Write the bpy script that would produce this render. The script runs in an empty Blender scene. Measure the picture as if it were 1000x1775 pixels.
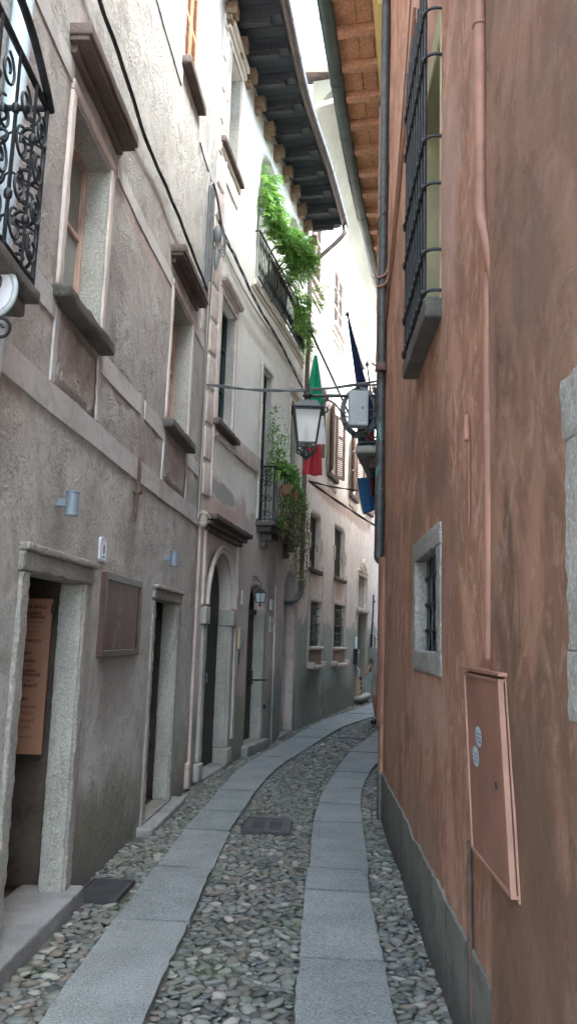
import bpy, bmesh, math, random
import numpy as np
from mathutils import Vector, noise as mn
R_=math.radians
random.seed(7); rng=np.random.default_rng(7)
sc=bpy.context.scene
COL=sc.collection
# ------------------------------------------------------------------ camera, sky, sun, exposure
P=R_(9.0); RL=R_(1.8)
f=Vector((0,math.cos(P),math.sin(P))); r0=Vector((1,0,0)); u0=r0.cross(f)
cr=r0*math.cos(RL)+u0*math.sin(RL); cu=u0*math.cos(RL)-r0*math.sin(RL)
from mathutils import Matrix
cd=bpy.data.cameras.new('camera'); cam=bpy.data.objects.new('camera',cd); COL.objects.link(cam)
m=Matrix((cr,cu,-f)).transposed().to_4x4(); m.translation=Vector((0,0,1.6)); cam.matrix_world=m
cd.sensor_fit='VERTICAL'; cd.sensor_height=36.0; cd.lens=36.0*1380/1775; cd.clip_start=.05; cd.clip_end=800
sc.camera=cam
w=bpy.data.worlds.new('World'); sc.world=w; w.use_nodes=True
nt=w.node_tree; bg=nt.nodes['Background']
sky=nt.nodes.new('ShaderNodeTexSky'); sky.sky_type='NISHITA'; sky.sun_disc=False
SUN_EL=R_(58); SUN_AZ=R_(125)     # sun behind the camera to the right, veiled
sky.sun_elevation=SUN_EL; sky.sun_rotation=SUN_AZ; sky.air_density=1.0; sky.dust_density=4.0; sky.ozone_density=1.0
hs=nt.nodes.new('ShaderNodeHueSaturation'); hs.inputs['Saturation'].default_value=.85
nt.links.new(sky.outputs[0],hs.inputs['Color']); nt.links.new(hs.outputs[0],bg.inputs[0]); bg.inputs[1].default_value=.12
sl=bpy.data.lights.new('sun','SUN'); so=bpy.data.objects.new('sun',sl); COL.objects.link(so)
sl.energy=.6; sl.angle=R_(20); sl.color=(1,.985,.96)
sd=Vector((math.sin(SUN_AZ)*math.cos(SUN_EL),math.cos(SUN_AZ)*math.cos(SUN_EL),math.sin(SUN_EL)))
so.rotation_euler=sd.to_track_quat('Z','Y').to_euler(); so.location=(2,-4,30)
vs=sc.view_settings; vs.view_transform='Standard'; vs.look='None'; vs.gamma=1; vs.exposure=4.12; vs.use_white_balance=True; vs.white_balance_temperature=6100; vs.white_balance_tint=-3
sc.cycles.max_bounces=10; sc.cycles.diffuse_bounces=6
# ------------------------------------------------------------------ node helpers
class NB:
    def __init__(s,name):
        s.m=bpy.data.materials.new(name); s.m.use_nodes=True; s.t=s.m.node_tree; s.b=s.t.nodes['Principled BSDF']
        s.out=s.t.nodes['Material Output']; s.pos=s.t.nodes.new('ShaderNodeNewGeometry').outputs['Position']
        s.b.inputs['Roughness'].default_value=.85
    def put(s,sock,v):
        if hasattr(v,'is_output') or isinstance(v,bpy.types.NodeSocket): s.t.links.new(v,sock)
        elif isinstance(v,(tuple,list)) and len(v)==3 and sock.type=='RGBA': sock.default_value=(*v,1)
        else: sock.default_value=v
    def vec(s,scale,src=None):
        n=s.t.nodes.new('ShaderNodeMapping'); s.t.links.new(src or s.pos,n.inputs[0]); n.inputs['Scale'].default_value=scale; return n.outputs[0]
    def noise(s,scale,detail=5,rough=.6,vec=None,dist=0,col=False):
        n=s.t.nodes.new('ShaderNodeTexNoise'); n.inputs['Scale'].default_value=scale; n.inputs['Detail'].default_value=detail
        n.inputs['Roughness'].default_value=rough; n.inputs['Distortion'].default_value=dist
        s.t.links.new(vec or s.pos,n.inputs['Vector']); return n.outputs[1 if col else 0]
    def vor(s,scale,feat='F1',out=0,vec=None):
        n=s.t.nodes.new('ShaderNodeTexVoronoi'); n.feature=feat; n.inputs['Scale'].default_value=scale
        s.t.links.new(vec or s.pos,n.inputs['Vector']); return n.outputs[out]
    def rg(s,fac,a,b,lo=0.,hi=1.):
        n=s.t.nodes.new('ShaderNodeMapRange'); n.interpolation_type='SMOOTHSTEP'; s.put(n.inputs[0],fac)
        for i,v in zip((1,2,3,4),(a,b,lo,hi)): n.inputs[i].default_value=v
        return n.outputs[0]
    def mix(s,a,b,fac):
        n=s.t.nodes.new('ShaderNodeMix'); n.data_type='RGBA'; s.put(n.inputs[0],fac); s.put(n.inputs[6],a); s.put(n.inputs[7],b); return n.outputs[2]
    def mul(s,a,b):
        n=s.t.nodes.new('ShaderNodeMix'); n.data_type='RGBA'; n.blend_type='MULTIPLY'; n.inputs[0].default_value=1; s.put(n.inputs[6],a); s.put(n.inputs[7],b); return n.outputs[2]
    def math(s,op,a,b=0.):
        n=s.t.nodes.new('ShaderNodeMath'); n.operation=op; s.put(n.inputs[0],a); s.put(n.inputs[1],b); return n.outputs[0]
    def z(s):
        n=s.t.nodes.new('ShaderNodeSeparateXYZ'); s.t.links.new(s.pos,n.inputs[0]); return n.outputs[2]
    def y(s):
        n=s.t.nodes.new('ShaderNodeSeparateXYZ'); s.t.links.new(s.pos,n.inputs[0]); return n.outputs[1]
    def bump(s,h,strength=.5,dist=.01,nrm=None):
        n=s.t.nodes.new('ShaderNodeBump'); n.inputs['Strength'].default_value=strength; n.inputs['Distance'].default_value=dist
        s.put(n.inputs['Height'],h)
        if nrm: s.t.links.new(nrm,n.inputs['Normal'])
        return n.outputs[0]
    def fin(s,col=None,rough=None,nrm=None,metal=None,spec=None):
        if col is not None: s.put(s.b.inputs['Base Color'],col)
        if rough is not None: s.put(s.b.inputs['Roughness'],rough)
        if nrm is not None: s.t.links.new(nrm,s.b.inputs['Normal'])
        if metal is not None: s.b.inputs['Metallic'].default_value=metal
        if spec is not None: s.b.inputs['Specular IOR Level'].default_value=spec
        return s.m
def sc3(c,k): return tuple(min(1,x*k) for x in c)
def simple(name,c,rough=.7,var=.25,scale=6,bump=.3,dist=.003,metal=0,spec=.4,c2=None):
    n=NB(name); f1=n.noise(scale,6,.65); f2=n.noise(scale*7,4,.6)
    col=n.mix(sc3(c,1-var),c2 or sc3(c,1+var),n.rg(f1,.3,.7)); col=n.mix(col,sc3(c,.6),n.math('MULTIPLY',n.rg(f2,.55,.8),.5))
    return n.fin(col,rough,n.bump(n.noise(scale*12,5,.7),bump,dist),metal,spec)
def streaks(n,col,dark,fac,scale=9):
    v=n.vec((1,1,.09)); f1=n.noise(scale,5,.65,v); return n.mix(col,dark,n.math('MULTIPLY',n.rg(f1,.5,.75),fac))
def blob(n,col,blobs):
    if not blobs: return col
    s=n.t.nodes.new('ShaderNodeSeparateXYZ'); n.t.links.new(n.pos,s.inputs[0]); w1=n.math('SUBTRACT',n.noise(3.5,7,.7),.5); w2=n.math('SUBTRACT',n.noise(9,6,.7,n.vec((1,1,.3))),.5)
    for (yy,zz,ry,rz,c,k) in blobs:
        dy=n.math('DIVIDE',n.math('SUBTRACT',s.outputs[1],yy),ry); dz=n.math('DIVIDE',n.math('SUBTRACT',s.outputs[2],zz),rz)
        d=n.math('SQRT',n.math('ADD',n.math('MULTIPLY',dy,dy),n.math('MULTIPLY',dz,dz))); d=n.math('ADD',d,n.math('ADD',n.math('MULTIPLY',w1,1.5),n.math('MULTIPLY',w2,.9)))
        sharp=k<0; col=n.mix(col,c,n.rg(d,.97 if sharp else .45,1.0 if sharp else 1.25,abs(k),0))
    return col
def cracks(n,col,c,sc_=.9,w_=.006,k=.7):
    nv=n.t.nodes.new('ShaderNodeVectorMath'); nv.operation='ADD'; n.t.links.new(n.pos,nv.inputs[0]); nz=n.noise(2.2,6,.75,col=True); sm=n.t.nodes.new('ShaderNodeVectorMath'); sm.operation='SCALE'; n.t.links.new(nz,sm.inputs[0]); sm.inputs['Scale'].default_value=.9; n.t.links.new(sm.outputs[0],nv.inputs[1])
    v=n.vor(sc_,'DISTANCE_TO_EDGE',0,nv.outputs[0]); m_=n.math('MULTIPLY',n.rg(v,0,w_,1,0),n.rg(n.noise(.9,3,.5),.5,.6)); return n.mix(col,c,n.math('MULTIPLY',m_,k))
def plaster(name,cols,grain=90,gd=.004,gs=.6,lumps=.012,patch=None,low=None,streak=None,top=None,blobs=None,crack=True):
    """cols=(a,b,c): large mottling. low=(z,soft,colour): dirty band by the ground"""
    n=NB(name); a,b,c=cols
    f1=n.noise(1.3,7,.62); f2=n.noise(4.5,7,.7,dist=.4); f3=n.noise(28,6,.7)
    col=n.mix(a,b,n.rg(f1,.35,.65)); col=n.mix(col,c,n.math('MULTIPLY',n.rg(f2,.48,.68),.9)); col=n.mix(col,sc3(b,1.12),n.math('MULTIPLY',n.rg(n.noise(2.6,8,.75,dist=1.2),.54,.60),.6))
    col=n.mix(col,sc3(a,.55),n.math('MULTIPLY',n.rg(f3,.52,.70),.42)); col=n.mix(col,sc3(a,.5),n.math('MULTIPLY',n.rg(n.noise(grain*1.3,4,.8),.56,.66),.40)); col=n.mix(col,sc3(b,1.2),n.math('MULTIPLY',n.rg(n.noise(grain*.8,4,.8),.58,.68),.35))
    if streak: col=streaks(n,col,streak[0],streak[1],streak[2])
    if top: # upper zone
        zz=n.math('ADD',n.z(),n.math('MULTIPLY',n.math('SUBTRACT',n.noise(1.6,7,.7),.5),top[1])); col=n.mix(col,n.mix(top[2],top[3],n.rg(f2,.4,.65)),n.rg(zz,top[0]-.06,top[0]+.06))
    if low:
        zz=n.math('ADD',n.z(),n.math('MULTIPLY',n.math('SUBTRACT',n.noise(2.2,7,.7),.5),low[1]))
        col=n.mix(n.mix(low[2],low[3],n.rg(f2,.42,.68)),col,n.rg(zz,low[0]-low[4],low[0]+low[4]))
    if patch: # flaked places
        pf=n.rg(n.noise(patch[0],8,.72,dist=.6),patch[1],patch[1]+.03); col=n.mix(col,patch[2],pf)
    col=blob(n,col,blobs)
    if crack: col=cracks(n,col,sc3(a,.35))
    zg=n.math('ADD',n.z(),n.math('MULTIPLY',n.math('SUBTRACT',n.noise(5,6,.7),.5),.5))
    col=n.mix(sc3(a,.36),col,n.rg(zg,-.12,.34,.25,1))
    h=n.math('ADD',n.math('MULTIPLY',n.noise(grain,5,.72),1.0),n.math('MULTIPLY',n.vor(grain*.6),.5)); h=n.math('MULTIPLY',h,n.rg(n.noise(1.9,6,.7,dist=.5),.38,.62,.22,1.0))
    nr=n.bump(n.noise(7,5,.6),.5,lumps*2)
    nr=n.bump(h,gs,gd,nr)
    if patch: nr=n.bump(n.rg(n.noise(patch[0],8,.72,dist=.6),patch[1],patch[1]+.03,1,0),.8,.008,nr)
    return n.fin(col,.92,nr,spec=.2)
def granite(name,c,speck=.5,scale=140,gd=.003,gs=.5,var=.15,rough=.8,tint=False):
    n=NB(name); f1=n.noise(scale,3,.8); f2=n.noise(2.5,6,.6); f3=n.vor(scale*.7,out=1)
    col=n.mix(sc3(c,1-var),sc3(c,1+var),n.rg(f2,.3,.7)); col=n.mix(col,sc3(c,.35),n.math('MULTIPLY',n.rg(f1,.53,.62),speck)); col=n.mix(col,sc3(c,1.8),n.math('MULTIPLY',n.rg(f1,.44,.36),speck))
    col=n.mix(col,sc3(c,.6),n.math('MULTIPLY',n.rg(n.noise(9,7,.7),.55,.75),.5))
    if tint:
        t=n.t.nodes.new('ShaderNodeAttribute'); t.attribute_name='tint'; col=n.mul(col,n.mix((.88,.89,.90),(1.06,1.05,1.04),t.outputs['Fac'])); col=n.mix(col,sc3(c,.42),n.math('MULTIPLY',n.rg(n.noise(4.5,8,.75,dist=1),.60,.68),.6)); col=n.mix(col,(.16,.17,.13),n.math('MULTIPLY',n.rg(n.noise(.9,6,.7),.55,.7),.35))
    nr=n.bump(n.noise(14,5,.65),.4,gd*4); nr=n.bump(n.noise(scale*.6,5,.75),gs,gd,nr); return n.fin(col,rough,nr,spec=.3)
def wood(name,c,rough=.65,scale=(6,6,.5),c2=None):
    n=NB(name); v=n.vec(scale); f1=n.noise(8,6,.65,v); f2=n.noise(2,4,.6)
    col=n.mix(sc3(c,.65),c2 or sc3(c,1.3),n.rg(f1,.3,.7)); col=n.mix(col,sc3(c,.45),n.math('MULTIPLY',n.rg(f2,.5,.75),.5))
    return n.fin(col,rough,n.bump(f1,.4,.004),spec=.3)
M={}
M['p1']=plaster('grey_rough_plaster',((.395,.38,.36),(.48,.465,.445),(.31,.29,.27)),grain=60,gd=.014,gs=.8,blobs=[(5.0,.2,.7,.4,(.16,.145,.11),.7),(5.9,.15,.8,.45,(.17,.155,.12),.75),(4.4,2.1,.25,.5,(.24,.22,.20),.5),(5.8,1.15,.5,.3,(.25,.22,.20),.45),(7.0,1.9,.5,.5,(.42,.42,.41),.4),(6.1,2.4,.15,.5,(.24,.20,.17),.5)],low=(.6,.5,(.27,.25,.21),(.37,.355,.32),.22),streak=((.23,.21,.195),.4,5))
M['p1u']=plaster('pink_grey_roughcast',((.36,.34,.325),(.43,.41,.395),(.27,.24,.225)),grain=70,gd=.013,gs=.95,blobs=[(5.6,3.35,.28,.14,(.22,.20,.19),-.8),(5.3,3.55,.10,.22,(.20,.18,.17),.7),(6.3,3.15,.5,.22,(.28,.24,.22),.6),(4.6,5.15,.7,.18,(.30,.24,.235),.5),(6.0,4.7,.9,.14,(.36,.26,.24),.5),(7.4,3.2,.5,.3,(.30,.26,.24),.5)],streak=((.30,.255,.24),.45,5))
M['band']=plaster('smooth_lime_band',((.46,.445,.445),(.53,.51,.51),(.38,.355,.35)),grain=120,gd=.0015,gs=.4,lumps=.004,patch=(6,.66,(.36,.30,.28)))
M['pit']=plaster('pitted_brown_stone',((.38,.335,.31),(.45,.41,.385),(.28,.23,.205)),grain=26,gd=.03,gs=1)
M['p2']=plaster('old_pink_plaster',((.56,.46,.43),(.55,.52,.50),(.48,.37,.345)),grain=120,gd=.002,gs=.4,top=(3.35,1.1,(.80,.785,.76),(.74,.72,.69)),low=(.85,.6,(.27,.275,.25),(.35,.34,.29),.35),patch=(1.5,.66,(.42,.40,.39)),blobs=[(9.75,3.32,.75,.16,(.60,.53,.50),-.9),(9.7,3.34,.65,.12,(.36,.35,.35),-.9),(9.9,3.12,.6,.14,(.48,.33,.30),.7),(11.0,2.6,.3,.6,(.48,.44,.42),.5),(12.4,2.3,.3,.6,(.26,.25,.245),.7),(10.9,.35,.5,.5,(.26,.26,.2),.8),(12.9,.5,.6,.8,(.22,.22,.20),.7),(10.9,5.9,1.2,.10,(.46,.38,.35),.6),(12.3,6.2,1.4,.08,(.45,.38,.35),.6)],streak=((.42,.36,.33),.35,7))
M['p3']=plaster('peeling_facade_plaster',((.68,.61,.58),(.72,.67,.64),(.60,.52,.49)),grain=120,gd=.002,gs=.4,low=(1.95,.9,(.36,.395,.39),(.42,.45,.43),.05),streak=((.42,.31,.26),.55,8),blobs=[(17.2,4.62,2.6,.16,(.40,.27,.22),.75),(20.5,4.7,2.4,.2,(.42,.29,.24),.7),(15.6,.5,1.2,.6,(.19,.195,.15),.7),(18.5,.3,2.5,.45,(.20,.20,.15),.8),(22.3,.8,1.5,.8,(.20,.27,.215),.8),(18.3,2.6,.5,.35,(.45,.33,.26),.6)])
M['grot']=plaster('niche_plaster',((.50,.40,.36),(.42,.36,.32),(.34,.30,.26)),grain=60,gd=.006)
def orange(name,k=1,brown=.38):
    n=NB(name); v=n.vec((1.,1.,.62)); v.node.inputs['Rotation'].default_value=(R_(14),0,0); v2=n.vec((1.2,1.2,.9)); v2.node.inputs['Rotation'].default_value=(R_(-20),0,0)
    f1=n.noise(3.2,8,.68,v,dist=.6); f2=n.noise(1.1,5,.6); f3=n.noise(6.5,8,.75,v2,dist=1.0)
    base=n.mix(sc3((.47,.25,.17),k),sc3((.31,.155,.10),k),n.rg(f1,.42,.58))
    base=n.mix(base,sc3((.55,.35,.27),k),n.math('MULTIPLY',n.rg(f3,.50,.64),.75))
    base=n.mix(base,sc3((.15,.09,.06),k),n.math('MULTIPLY',n.rg(n.noise(2.4,8,.75,v,dist=1.2),.48,.66),brown))
    base=n.mix(base,sc3((.235,.15,.10),k),n.math('MULTIPLY',n.rg(f2,.48,.7),brown))
    base=blob(n,base,[(4.3,2.55,.55,.22,sc3((.20,.115,.08),k),.75),(5.2,2.35,.35,.25,sc3((.22,.13,.09),k),.7),(3.9,1.9,.25,.6,sc3((.23,.13,.10),k),.55),(4.6,1.25,.7,.25,sc3((.47,.30,.23),k),.5),(5.6,3.1,.5,.35,sc3((.24,.14,.105),k),.6),(5.6,5.9,1.6,.9,sc3((.52,.31,.24),k),.55),(3.9,4.0,.35,.8,sc3((.50,.34,.29),k),.6),(2.4,1.2,.5,.35,sc3((.20,.12,.075),k),.7),(2.2,2.9,.7,.6,sc3((.30,.18,.13),k),.45),(2.5,.7,.6,.5,sc3((.21,.125,.08),k),.65),(6.6,1.2,.8,.7,sc3((.42,.26,.19),k),.5),(5.0,.55,.9,.2,sc3((.30,.19,.14),k),.6),(6.6,3.3,.8,.8,sc3((.44,.24,.17),k),.5)])
    base=cracks(n,base,sc3((.13,.07,.05),k),.7,.005,.6)
    chip=n.rg(n.noise(11,6,.8,v2),.73,.755); zlo=n.rg(n.z(),.4,1.1,1,0); base=n.mix(base,(.50,.46,.42),n.math('MULTIPLY',chip,zlo)); base=n.mix(base,(.46,.43,.39),n.math('MULTIPLY',n.rg(n.noise(8,7,.8,v2),.60,.63),n.rg(n.z(),.42,.58,1,0)))
    nr=n.bump(n.noise(5,5,.6),.5,.02); nr=n.bump(n.noise(85,5,.72),.8,.007,nr); return n.fin(base,.88,nr,spec=.25)
M['or']=orange('streaked_terracotta_plaster'); M['orn']=orange('brown_terracotta_plaster',.62,.7)
M['plinth']=plaster('cement_plinth',((.17,.165,.15),(.22,.21,.19),(.12,.12,.095)),grain=70,gd=.004,streak=((.10,.105,.075),.6,6))
M['stone']=granite('rough_granite_jamb',(.32,.30,.275),.42,55,.016,1.0)
M['stonew']=granite('pale_dressed_stone',(.37,.355,.32),.5,80,.010,1.0)
M['stoned']=granite('weathered_dark_stone',(.115,.105,.095),.35,90,.008,.9,.3)
M['stoneb']=granite('brown_weathered_sill',(.115,.085,.075),.3,90,.005,.6,.3)
M['slab']=granite('grey_granite_paving',(.225,.235,.235),.75,90,.002,.5,.16,.75,tint=True)
M['step']=granite('worn_step_stone',(.235,.225,.225),.4,120,.004,.7,.25)
M['creamst']=simple('cream_stucco_trim',(.62,.55,.48),.9,.12,4,.4,.004)
M['trim']=simple('pink_stucco_trim',(.54,.47,.44),.9,.14,5,.5,.004)
M['iron']=simple('wrought_iron',(.022,.024,.028),.5,.5,20,.4,.002,.3,.5)
M['lamp']=simple('painted_lamp_iron',(.035,.036,.038),.45,.3,20,.3,.001,.2,.5)
M['cable']=simple('black_cable',(.03,.03,.032),.6,.2,10,.2)
M['gcable']=simple('grey_cable',(.13,.135,.14),.55,.2,10,.2)
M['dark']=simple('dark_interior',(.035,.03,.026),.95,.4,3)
M['glass']=NB('dark_window_glass').fin((.02,.024,.026),.12,spec=.6)
M['curt']=simple('curtained_glass',(.23,.25,.25),.25,.12,1.5,.1,.001)
M['winw']=wood('rosy_window_wood',(.46,.32,.26))
M['shb']=wood('brown_shutter_wood',(.20,.135,.115)); M['sho']=wood('orange_shutter_wood',(.36,.17,.10)); M['shc']=wood('cream_shutter_wood',(.42,.36,.32))
M['green']=wood('dark_green_window_wood',(.02,.035,.04),.4)
M['doorb']=wood('dark_brown_door_wood',(.05,.032,.026),.5); M['doork']=wood('blackened_door_wood',(.032,.029,.026),.5)
M['soff']=wood('dark_stained_boards',(.055,.062,.075),.7); M['soffo']=wood('orange_stained_boards',(.42,.21,.125),.7,(5,5,5)); M['raft']=wood('dark_rafter_wood',(.06,.06,.07),.7); M['rafo']=wood('orange_rafter_wood',(.38,.19,.12),.7,(5,5,5))
M['corb']=wood('weathered_corbel_wood',(.24,.17,.12),.8,(5,5,5))
M['gutb']=simple('brown_coated_gutter',(.13,.10,.095),.35,.2,3,.1,.001,.3); M['gutg']=simple('green_copper_gutter',(.065,.078,.076),.4,.3,3,.2,.001,.4); M['gutw']=simple('pale_gutter',(.45,.45,.46),.4,.1,3,.1)
M['pipeg']=None
def copper():
    n=NB('patinated_pipe'); f=n.noise(5,7,.75,dist=.5); col=n.mix((.045,.045,.045),(.085,.085,.085),n.rg(n.noise(12,5,.6),.3,.7))
    zm=n.math('MULTIPLY',n.rg(n.z(),2.3,3.3),n.rg(n.z(),4.2,3.2)); col=n.mix(col,(.13,.30,.28),n.math('MULTIPLY',n.rg(f,.56,.62),zm))
    col=n.mix(col,(.19,.12,.08),n.math('MULTIPLY',n.rg(n.noise(9,6,.7),.6,.68),.5)); return n.fin(col,.5,n.bump(f,.3,.002),.3)
M['pipeg']=copper()
M['pipeo']=simple('terracotta_painted_pipe',(.27,.135,.095),.6,.2,4,.2,.001); M['pipew']=simple('pale_blue_pipe',(.50,.58,.64),.4,.06,2,.1); M['pipep']=simple('rosy_conduit',(.46,.36,.33),.6,.15,6,.2)
M['yel']=simple('yellow_stucco',(.56,.44,.20),.85,.12,4,.4,.004); M['yrev']=simple('cream_yellow_reveal',(.40,.36,.22),.85,.12,3,.4)
M['cove']=simple('bare_concrete_cove',(.125,.113,.085),.9,.18,1.2,.4,.006)
M['grey']=simple('grey_plastic_box',(.33,.35,.36),.5,.04,3,.05); M['blueg']=simple('blue_grey_lamp_paint',(.17,.20,.24),.4,.06,5,.1)
M['boxo']=simple('terracotta_painted_metal',(.24,.115,.078),.55,.22,3,.15,.001); M['boxlit']=simple('lit_terracotta_metal',(.29,.155,.11),.55,.2,4,.1,.001)  # paler copy of the cabinet paint puts the lit frame edges into colour
M['paper']=simple('white_paper',(.62,.62,.58),.8,.06,5,.1); M['white']=simple('white_enamel',(.62,.60,.66),.3,.04,5,.05)
M['ink']=simple('dark_ink',(.03,.028,.03),.7,.1); M['inkb']=simple('faded_blue_ink',(.22,.24,.30),.7,.1)
M['signo']=simple('orange_brown_board',(.28,.14,.085),.55,.08,2,.05); M['signt']=simple('brown_lettering',(.06,.028,.02),.6,.1)  # board colour darkened to hold the doorway's shade
M['mah']=wood('mahogany_frame',(.075,.042,.036),.4)
M['frost']=NB('frosted_lamp_glass').fin((.36,.345,.32),.35,spec=.5)
M['red']=simple('red_flag_cloth',(.36,.03,.04),.8,.12,3,.2); M['grn']=simple('green_flag_cloth',(.02,.25,.12),.8,.12,3,.2); M['wht']=simple('white_flag_cloth',(.7,.7,.7),.8,.05,3,.2)
M['navy']=simple('navy_flag_cloth',(.015,.024,.09),.8,.2,3,.2); M['blue']=simple('blue_flag_cloth',(.025,.10,.24),.8,.15,3,.2)
M['terra']=simple('terracotta_pot',(.30,.13,.08),.8,.15,6,.2); M['lime']=simple('pale_green_plastic_pot',(.45,.60,.18),.5,.1,6,.1)
M['skin']=simple('skin',(.42,.24,.17),.6,.08,8,.1); M['shirt']=simple('pale_shirt_cloth',(.55,.55,.55),.85,.08,5,.2); M['shorts']=simple('stone_shorts_cloth',(.46,.44,.38),.85,.08,5,.2); M['shoe']=simple('dark_shoe',(.05,.05,.055),.6,.1); M['sock']=simple('white_sock',(.6,.6,.62),.9,.05); M['hair']=simple('brown_hair',(.06,.035,.02),.7,.3)
M['hedred']=simple('dull_red_metal',(.14,.025,.025),.5,.2,6)
M['tile']=simple('old_roof_tiles',(.17,.135,.115),.9,.35,5,.6,.01)
M['cast']=simple('cast_iron_cover',(.075,.07,.075),.5,.25,10,.6,.003,.4)
M['rust']=simple('rusty_iron',(.11,.07,.055),.8,.3,10,.6,.002)
def leafm(name,a,b):
    n=NB(name); n.b.inputs['Roughness'].default_value=.5
    at=n.t.nodes.new('ShaderNodeAttribute'); at.attribute_name='tint'
    col=n.mix(a,b,at.outputs['Fac']); n.put(n.b.inputs['Base Color'],col)
    tr=n.t.nodes.new('ShaderNodeBsdfTranslucent'); n.put(tr.inputs[0],col); ms=n.t.nodes.new('ShaderNodeMixShader'); ms.inputs[0].default_value=.45
    n.t.links.new(n.b.outputs[0],ms.inputs[1]); n.t.links.new(tr.outputs[0],ms.inputs[2]); n.t.links.new(ms.outputs[0],n.out.inputs[0]); return n.m
M['leaf']=leafm('fresh_wisteria_leaf',(.085,.26,.04),(.34,.55,.11)); M['leafd']=leafm('dark_small_leaf',(.06,.17,.035),(.26,.46,.10)); M['leafy']=leafm('dry_trailing_leaf',(.24,.19,.10),(.24,.36,.09)); M['stem']=simple('woody_stem',(.10,.07,.05),.9,.3)
# ------------------------------------------------------------------ wall curves
def smooth(pts,n=24):
    pts=[np.array(p,float) for p in pts]; Q=[2*pts[0]-pts[1]]+pts+[2*pts[-1]-pts[-2]]; o=[]
    for i in range(1,len(Q)-2):
        a,b,c,d=Q[i-1:i+3]
        for k in range(n):
            t=k/n; o.append(.5*((2*b)+(-a+c)*t+(2*a-5*b+4*c-d)*t*t+(-a+3*b-3*c+d)*t**3))
    o.append(pts[-1]); return np.array(o)
class Wall:
    def __init__(s,pts,left):
        s.p=smooth(pts); d=np.diff(s.p,axis=0); s.l=np.hypot(d[:,0],d[:,1]); s.c=np.concatenate([[0],np.cumsum(s.l)]); s.L=s.c[-1]; s.sg=1 if left else -1
    def at(s,t):
        i=int(np.clip(np.searchsorted(s.c,t)-1,0,len(s.l)-1)); k=(t-s.c[i])/s.l[i]; q=s.p[i]+(s.p[i+1]-s.p[i])*k
        # tangent smoothed
        j0=max(i-3,0); j1=min(i+4,len(s.p)-1); tg=s.p[j1]-s.p[j0]; tg=tg/np.hypot(*tg)
        return q,tg
    def __call__(s,t,o,z):
        q,tg=s.at(t); return Vector((q[0]+tg[1]*o*s.sg,q[1]-tg[0]*o*s.sg,z))
L1=Wall([(-1.42,-2),(-1.40,1),(-1.36,3.5),(-1.26,5.23),(-1.16,6.6),(-0.98,8.75)],True)
L2=Wall([(-0.98,8.75),(-0.64,10.7),(-0.2,12.5),(0.22,14.4)],True)
L3=Wall([(0.22,14.45),(1.52,19.5),(2.0,21.3),(3.3,26)],True)
R1=Wall([(0.65,-2),(0.79,3.71),(0.945,7.8)],False)
R2=Wall([(0.945,7.8),(1.7,12),(3.,18),(5,27)],False)
# ------------------------------------------------------------------ object helpers
ROOT={}
def empty(name,loc,label,cat,group=None):
    o=bpy.data.objects.new(name,None); COL.objects.link(o); o.location=loc; o.empty_display_size=.1
    o['label']=label; o['category']=cat
    if group: o['group']=group
    return o
def wloc(o):
    v=Vector(o.location)
    while o.parent: o=o.parent; v+=Vector(o.location)
    return v
def obj(name,bm,mat,parent=None,smooth=None,recalc=True):
    if recalc: bmesh.ops.recalc_face_normals(bm,faces=bm.faces)
    me=bpy.data.meshes.new(name); 
    base=wloc(parent) if parent else Vector((0,0,0))
    bm.to_mesh(me); bm.free()
    if smooth is not None:
        for p in me.polygons: p.use_smooth=True
        if smooth<180:
            try: me.set_sharp_from_angle(angle=R_(smooth))
            except Exception: pass
    # origin at the part's own middle
    n=len(me.vertices); co=np.empty(n*3); me.vertices.foreach_get('co',co); co=co.reshape(-1,3)
    c=(co.min(0)+co.max(0))/2 if n else np.zeros(3)
    me.vertices.foreach_set('co',(co-c).ravel()); me.update()
    o=bpy.data.objects.new(name,me); COL.objects.link(o); me.materials.append(M[mat] if isinstance(mat,str) else mat)
    o.location=Vector(c)-base
    if parent: o.parent=parent
    return o
def tag(o,label,cat,group=None):
    o['label']=label; o['category']=cat
    if group: o['group']=group
    return o
def lab(o,label): o['label']=label; return o
def struct(o,kind='structure'): o['kind']=kind; return o
def NV(p,s,amp): 
    v=mn.noise_vector(p*s); return v*amp
def lattice(bm,fn,xs,ys,zs,rough=0,rs=9,cham=0):
    """surface of a box lattice; fn maps (x,y,z)->world; cham rounds the edges"""
    xs=list(xs);ys=list(ys);zs=list(zs); lo=(xs[0],ys[0],zs[0]); hi=(xs[-1],ys[-1],zs[-1]); vd={}
    def V(i,j,k):
        key=(i,j,k)
        if key in vd: return vd[key]
        p=[xs[i],ys[j],zs[k]]
        if cham:
            c=[min(max(p[a],lo[a]+min(cham,(hi[a]-lo[a])/2)),hi[a]-min(cham,(hi[a]-lo[a])/2)) for a in range(3)]
            d=[p[a]-c[a] for a in range(3)]; l=math.sqrt(sum(q*q for q in d)); mx=max(abs(q) for q in d)
            if l>1e-9: p=[c[a]+d[a]*mx/l for a in range(3)]
        wv=fn(*p)
        if rough: wv=wv+NV(wv,rs,rough)+NV(wv+Vector((9,3,1)),rs*3.3,rough*.45)
        vd[key]=bm.verts.new(wv); return vd[key]
    nx,ny,nz=len(xs)-1,len(ys)-1,len(zs)-1
    for j in range(ny):
        for k in range(nz):
            for i in (0,nx): bm.faces.new((V(i,j,k),V(i,j+1,k),V(i,j+1,k+1),V(i,j,k+1)))
    for i in range(nx):
        for k in range(nz):
            for j in (0,ny): bm.faces.new((V(i,j,k),V(i+1,j,k),V(i+1,j,k+1),V(i,j,k+1)))
        for j in range(ny):
            for k in (0,nz): bm.faces.new((V(i,j,k),V(i+1,j,k),V(i+1,j+1,k),V(i,j+1,k)))
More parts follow.
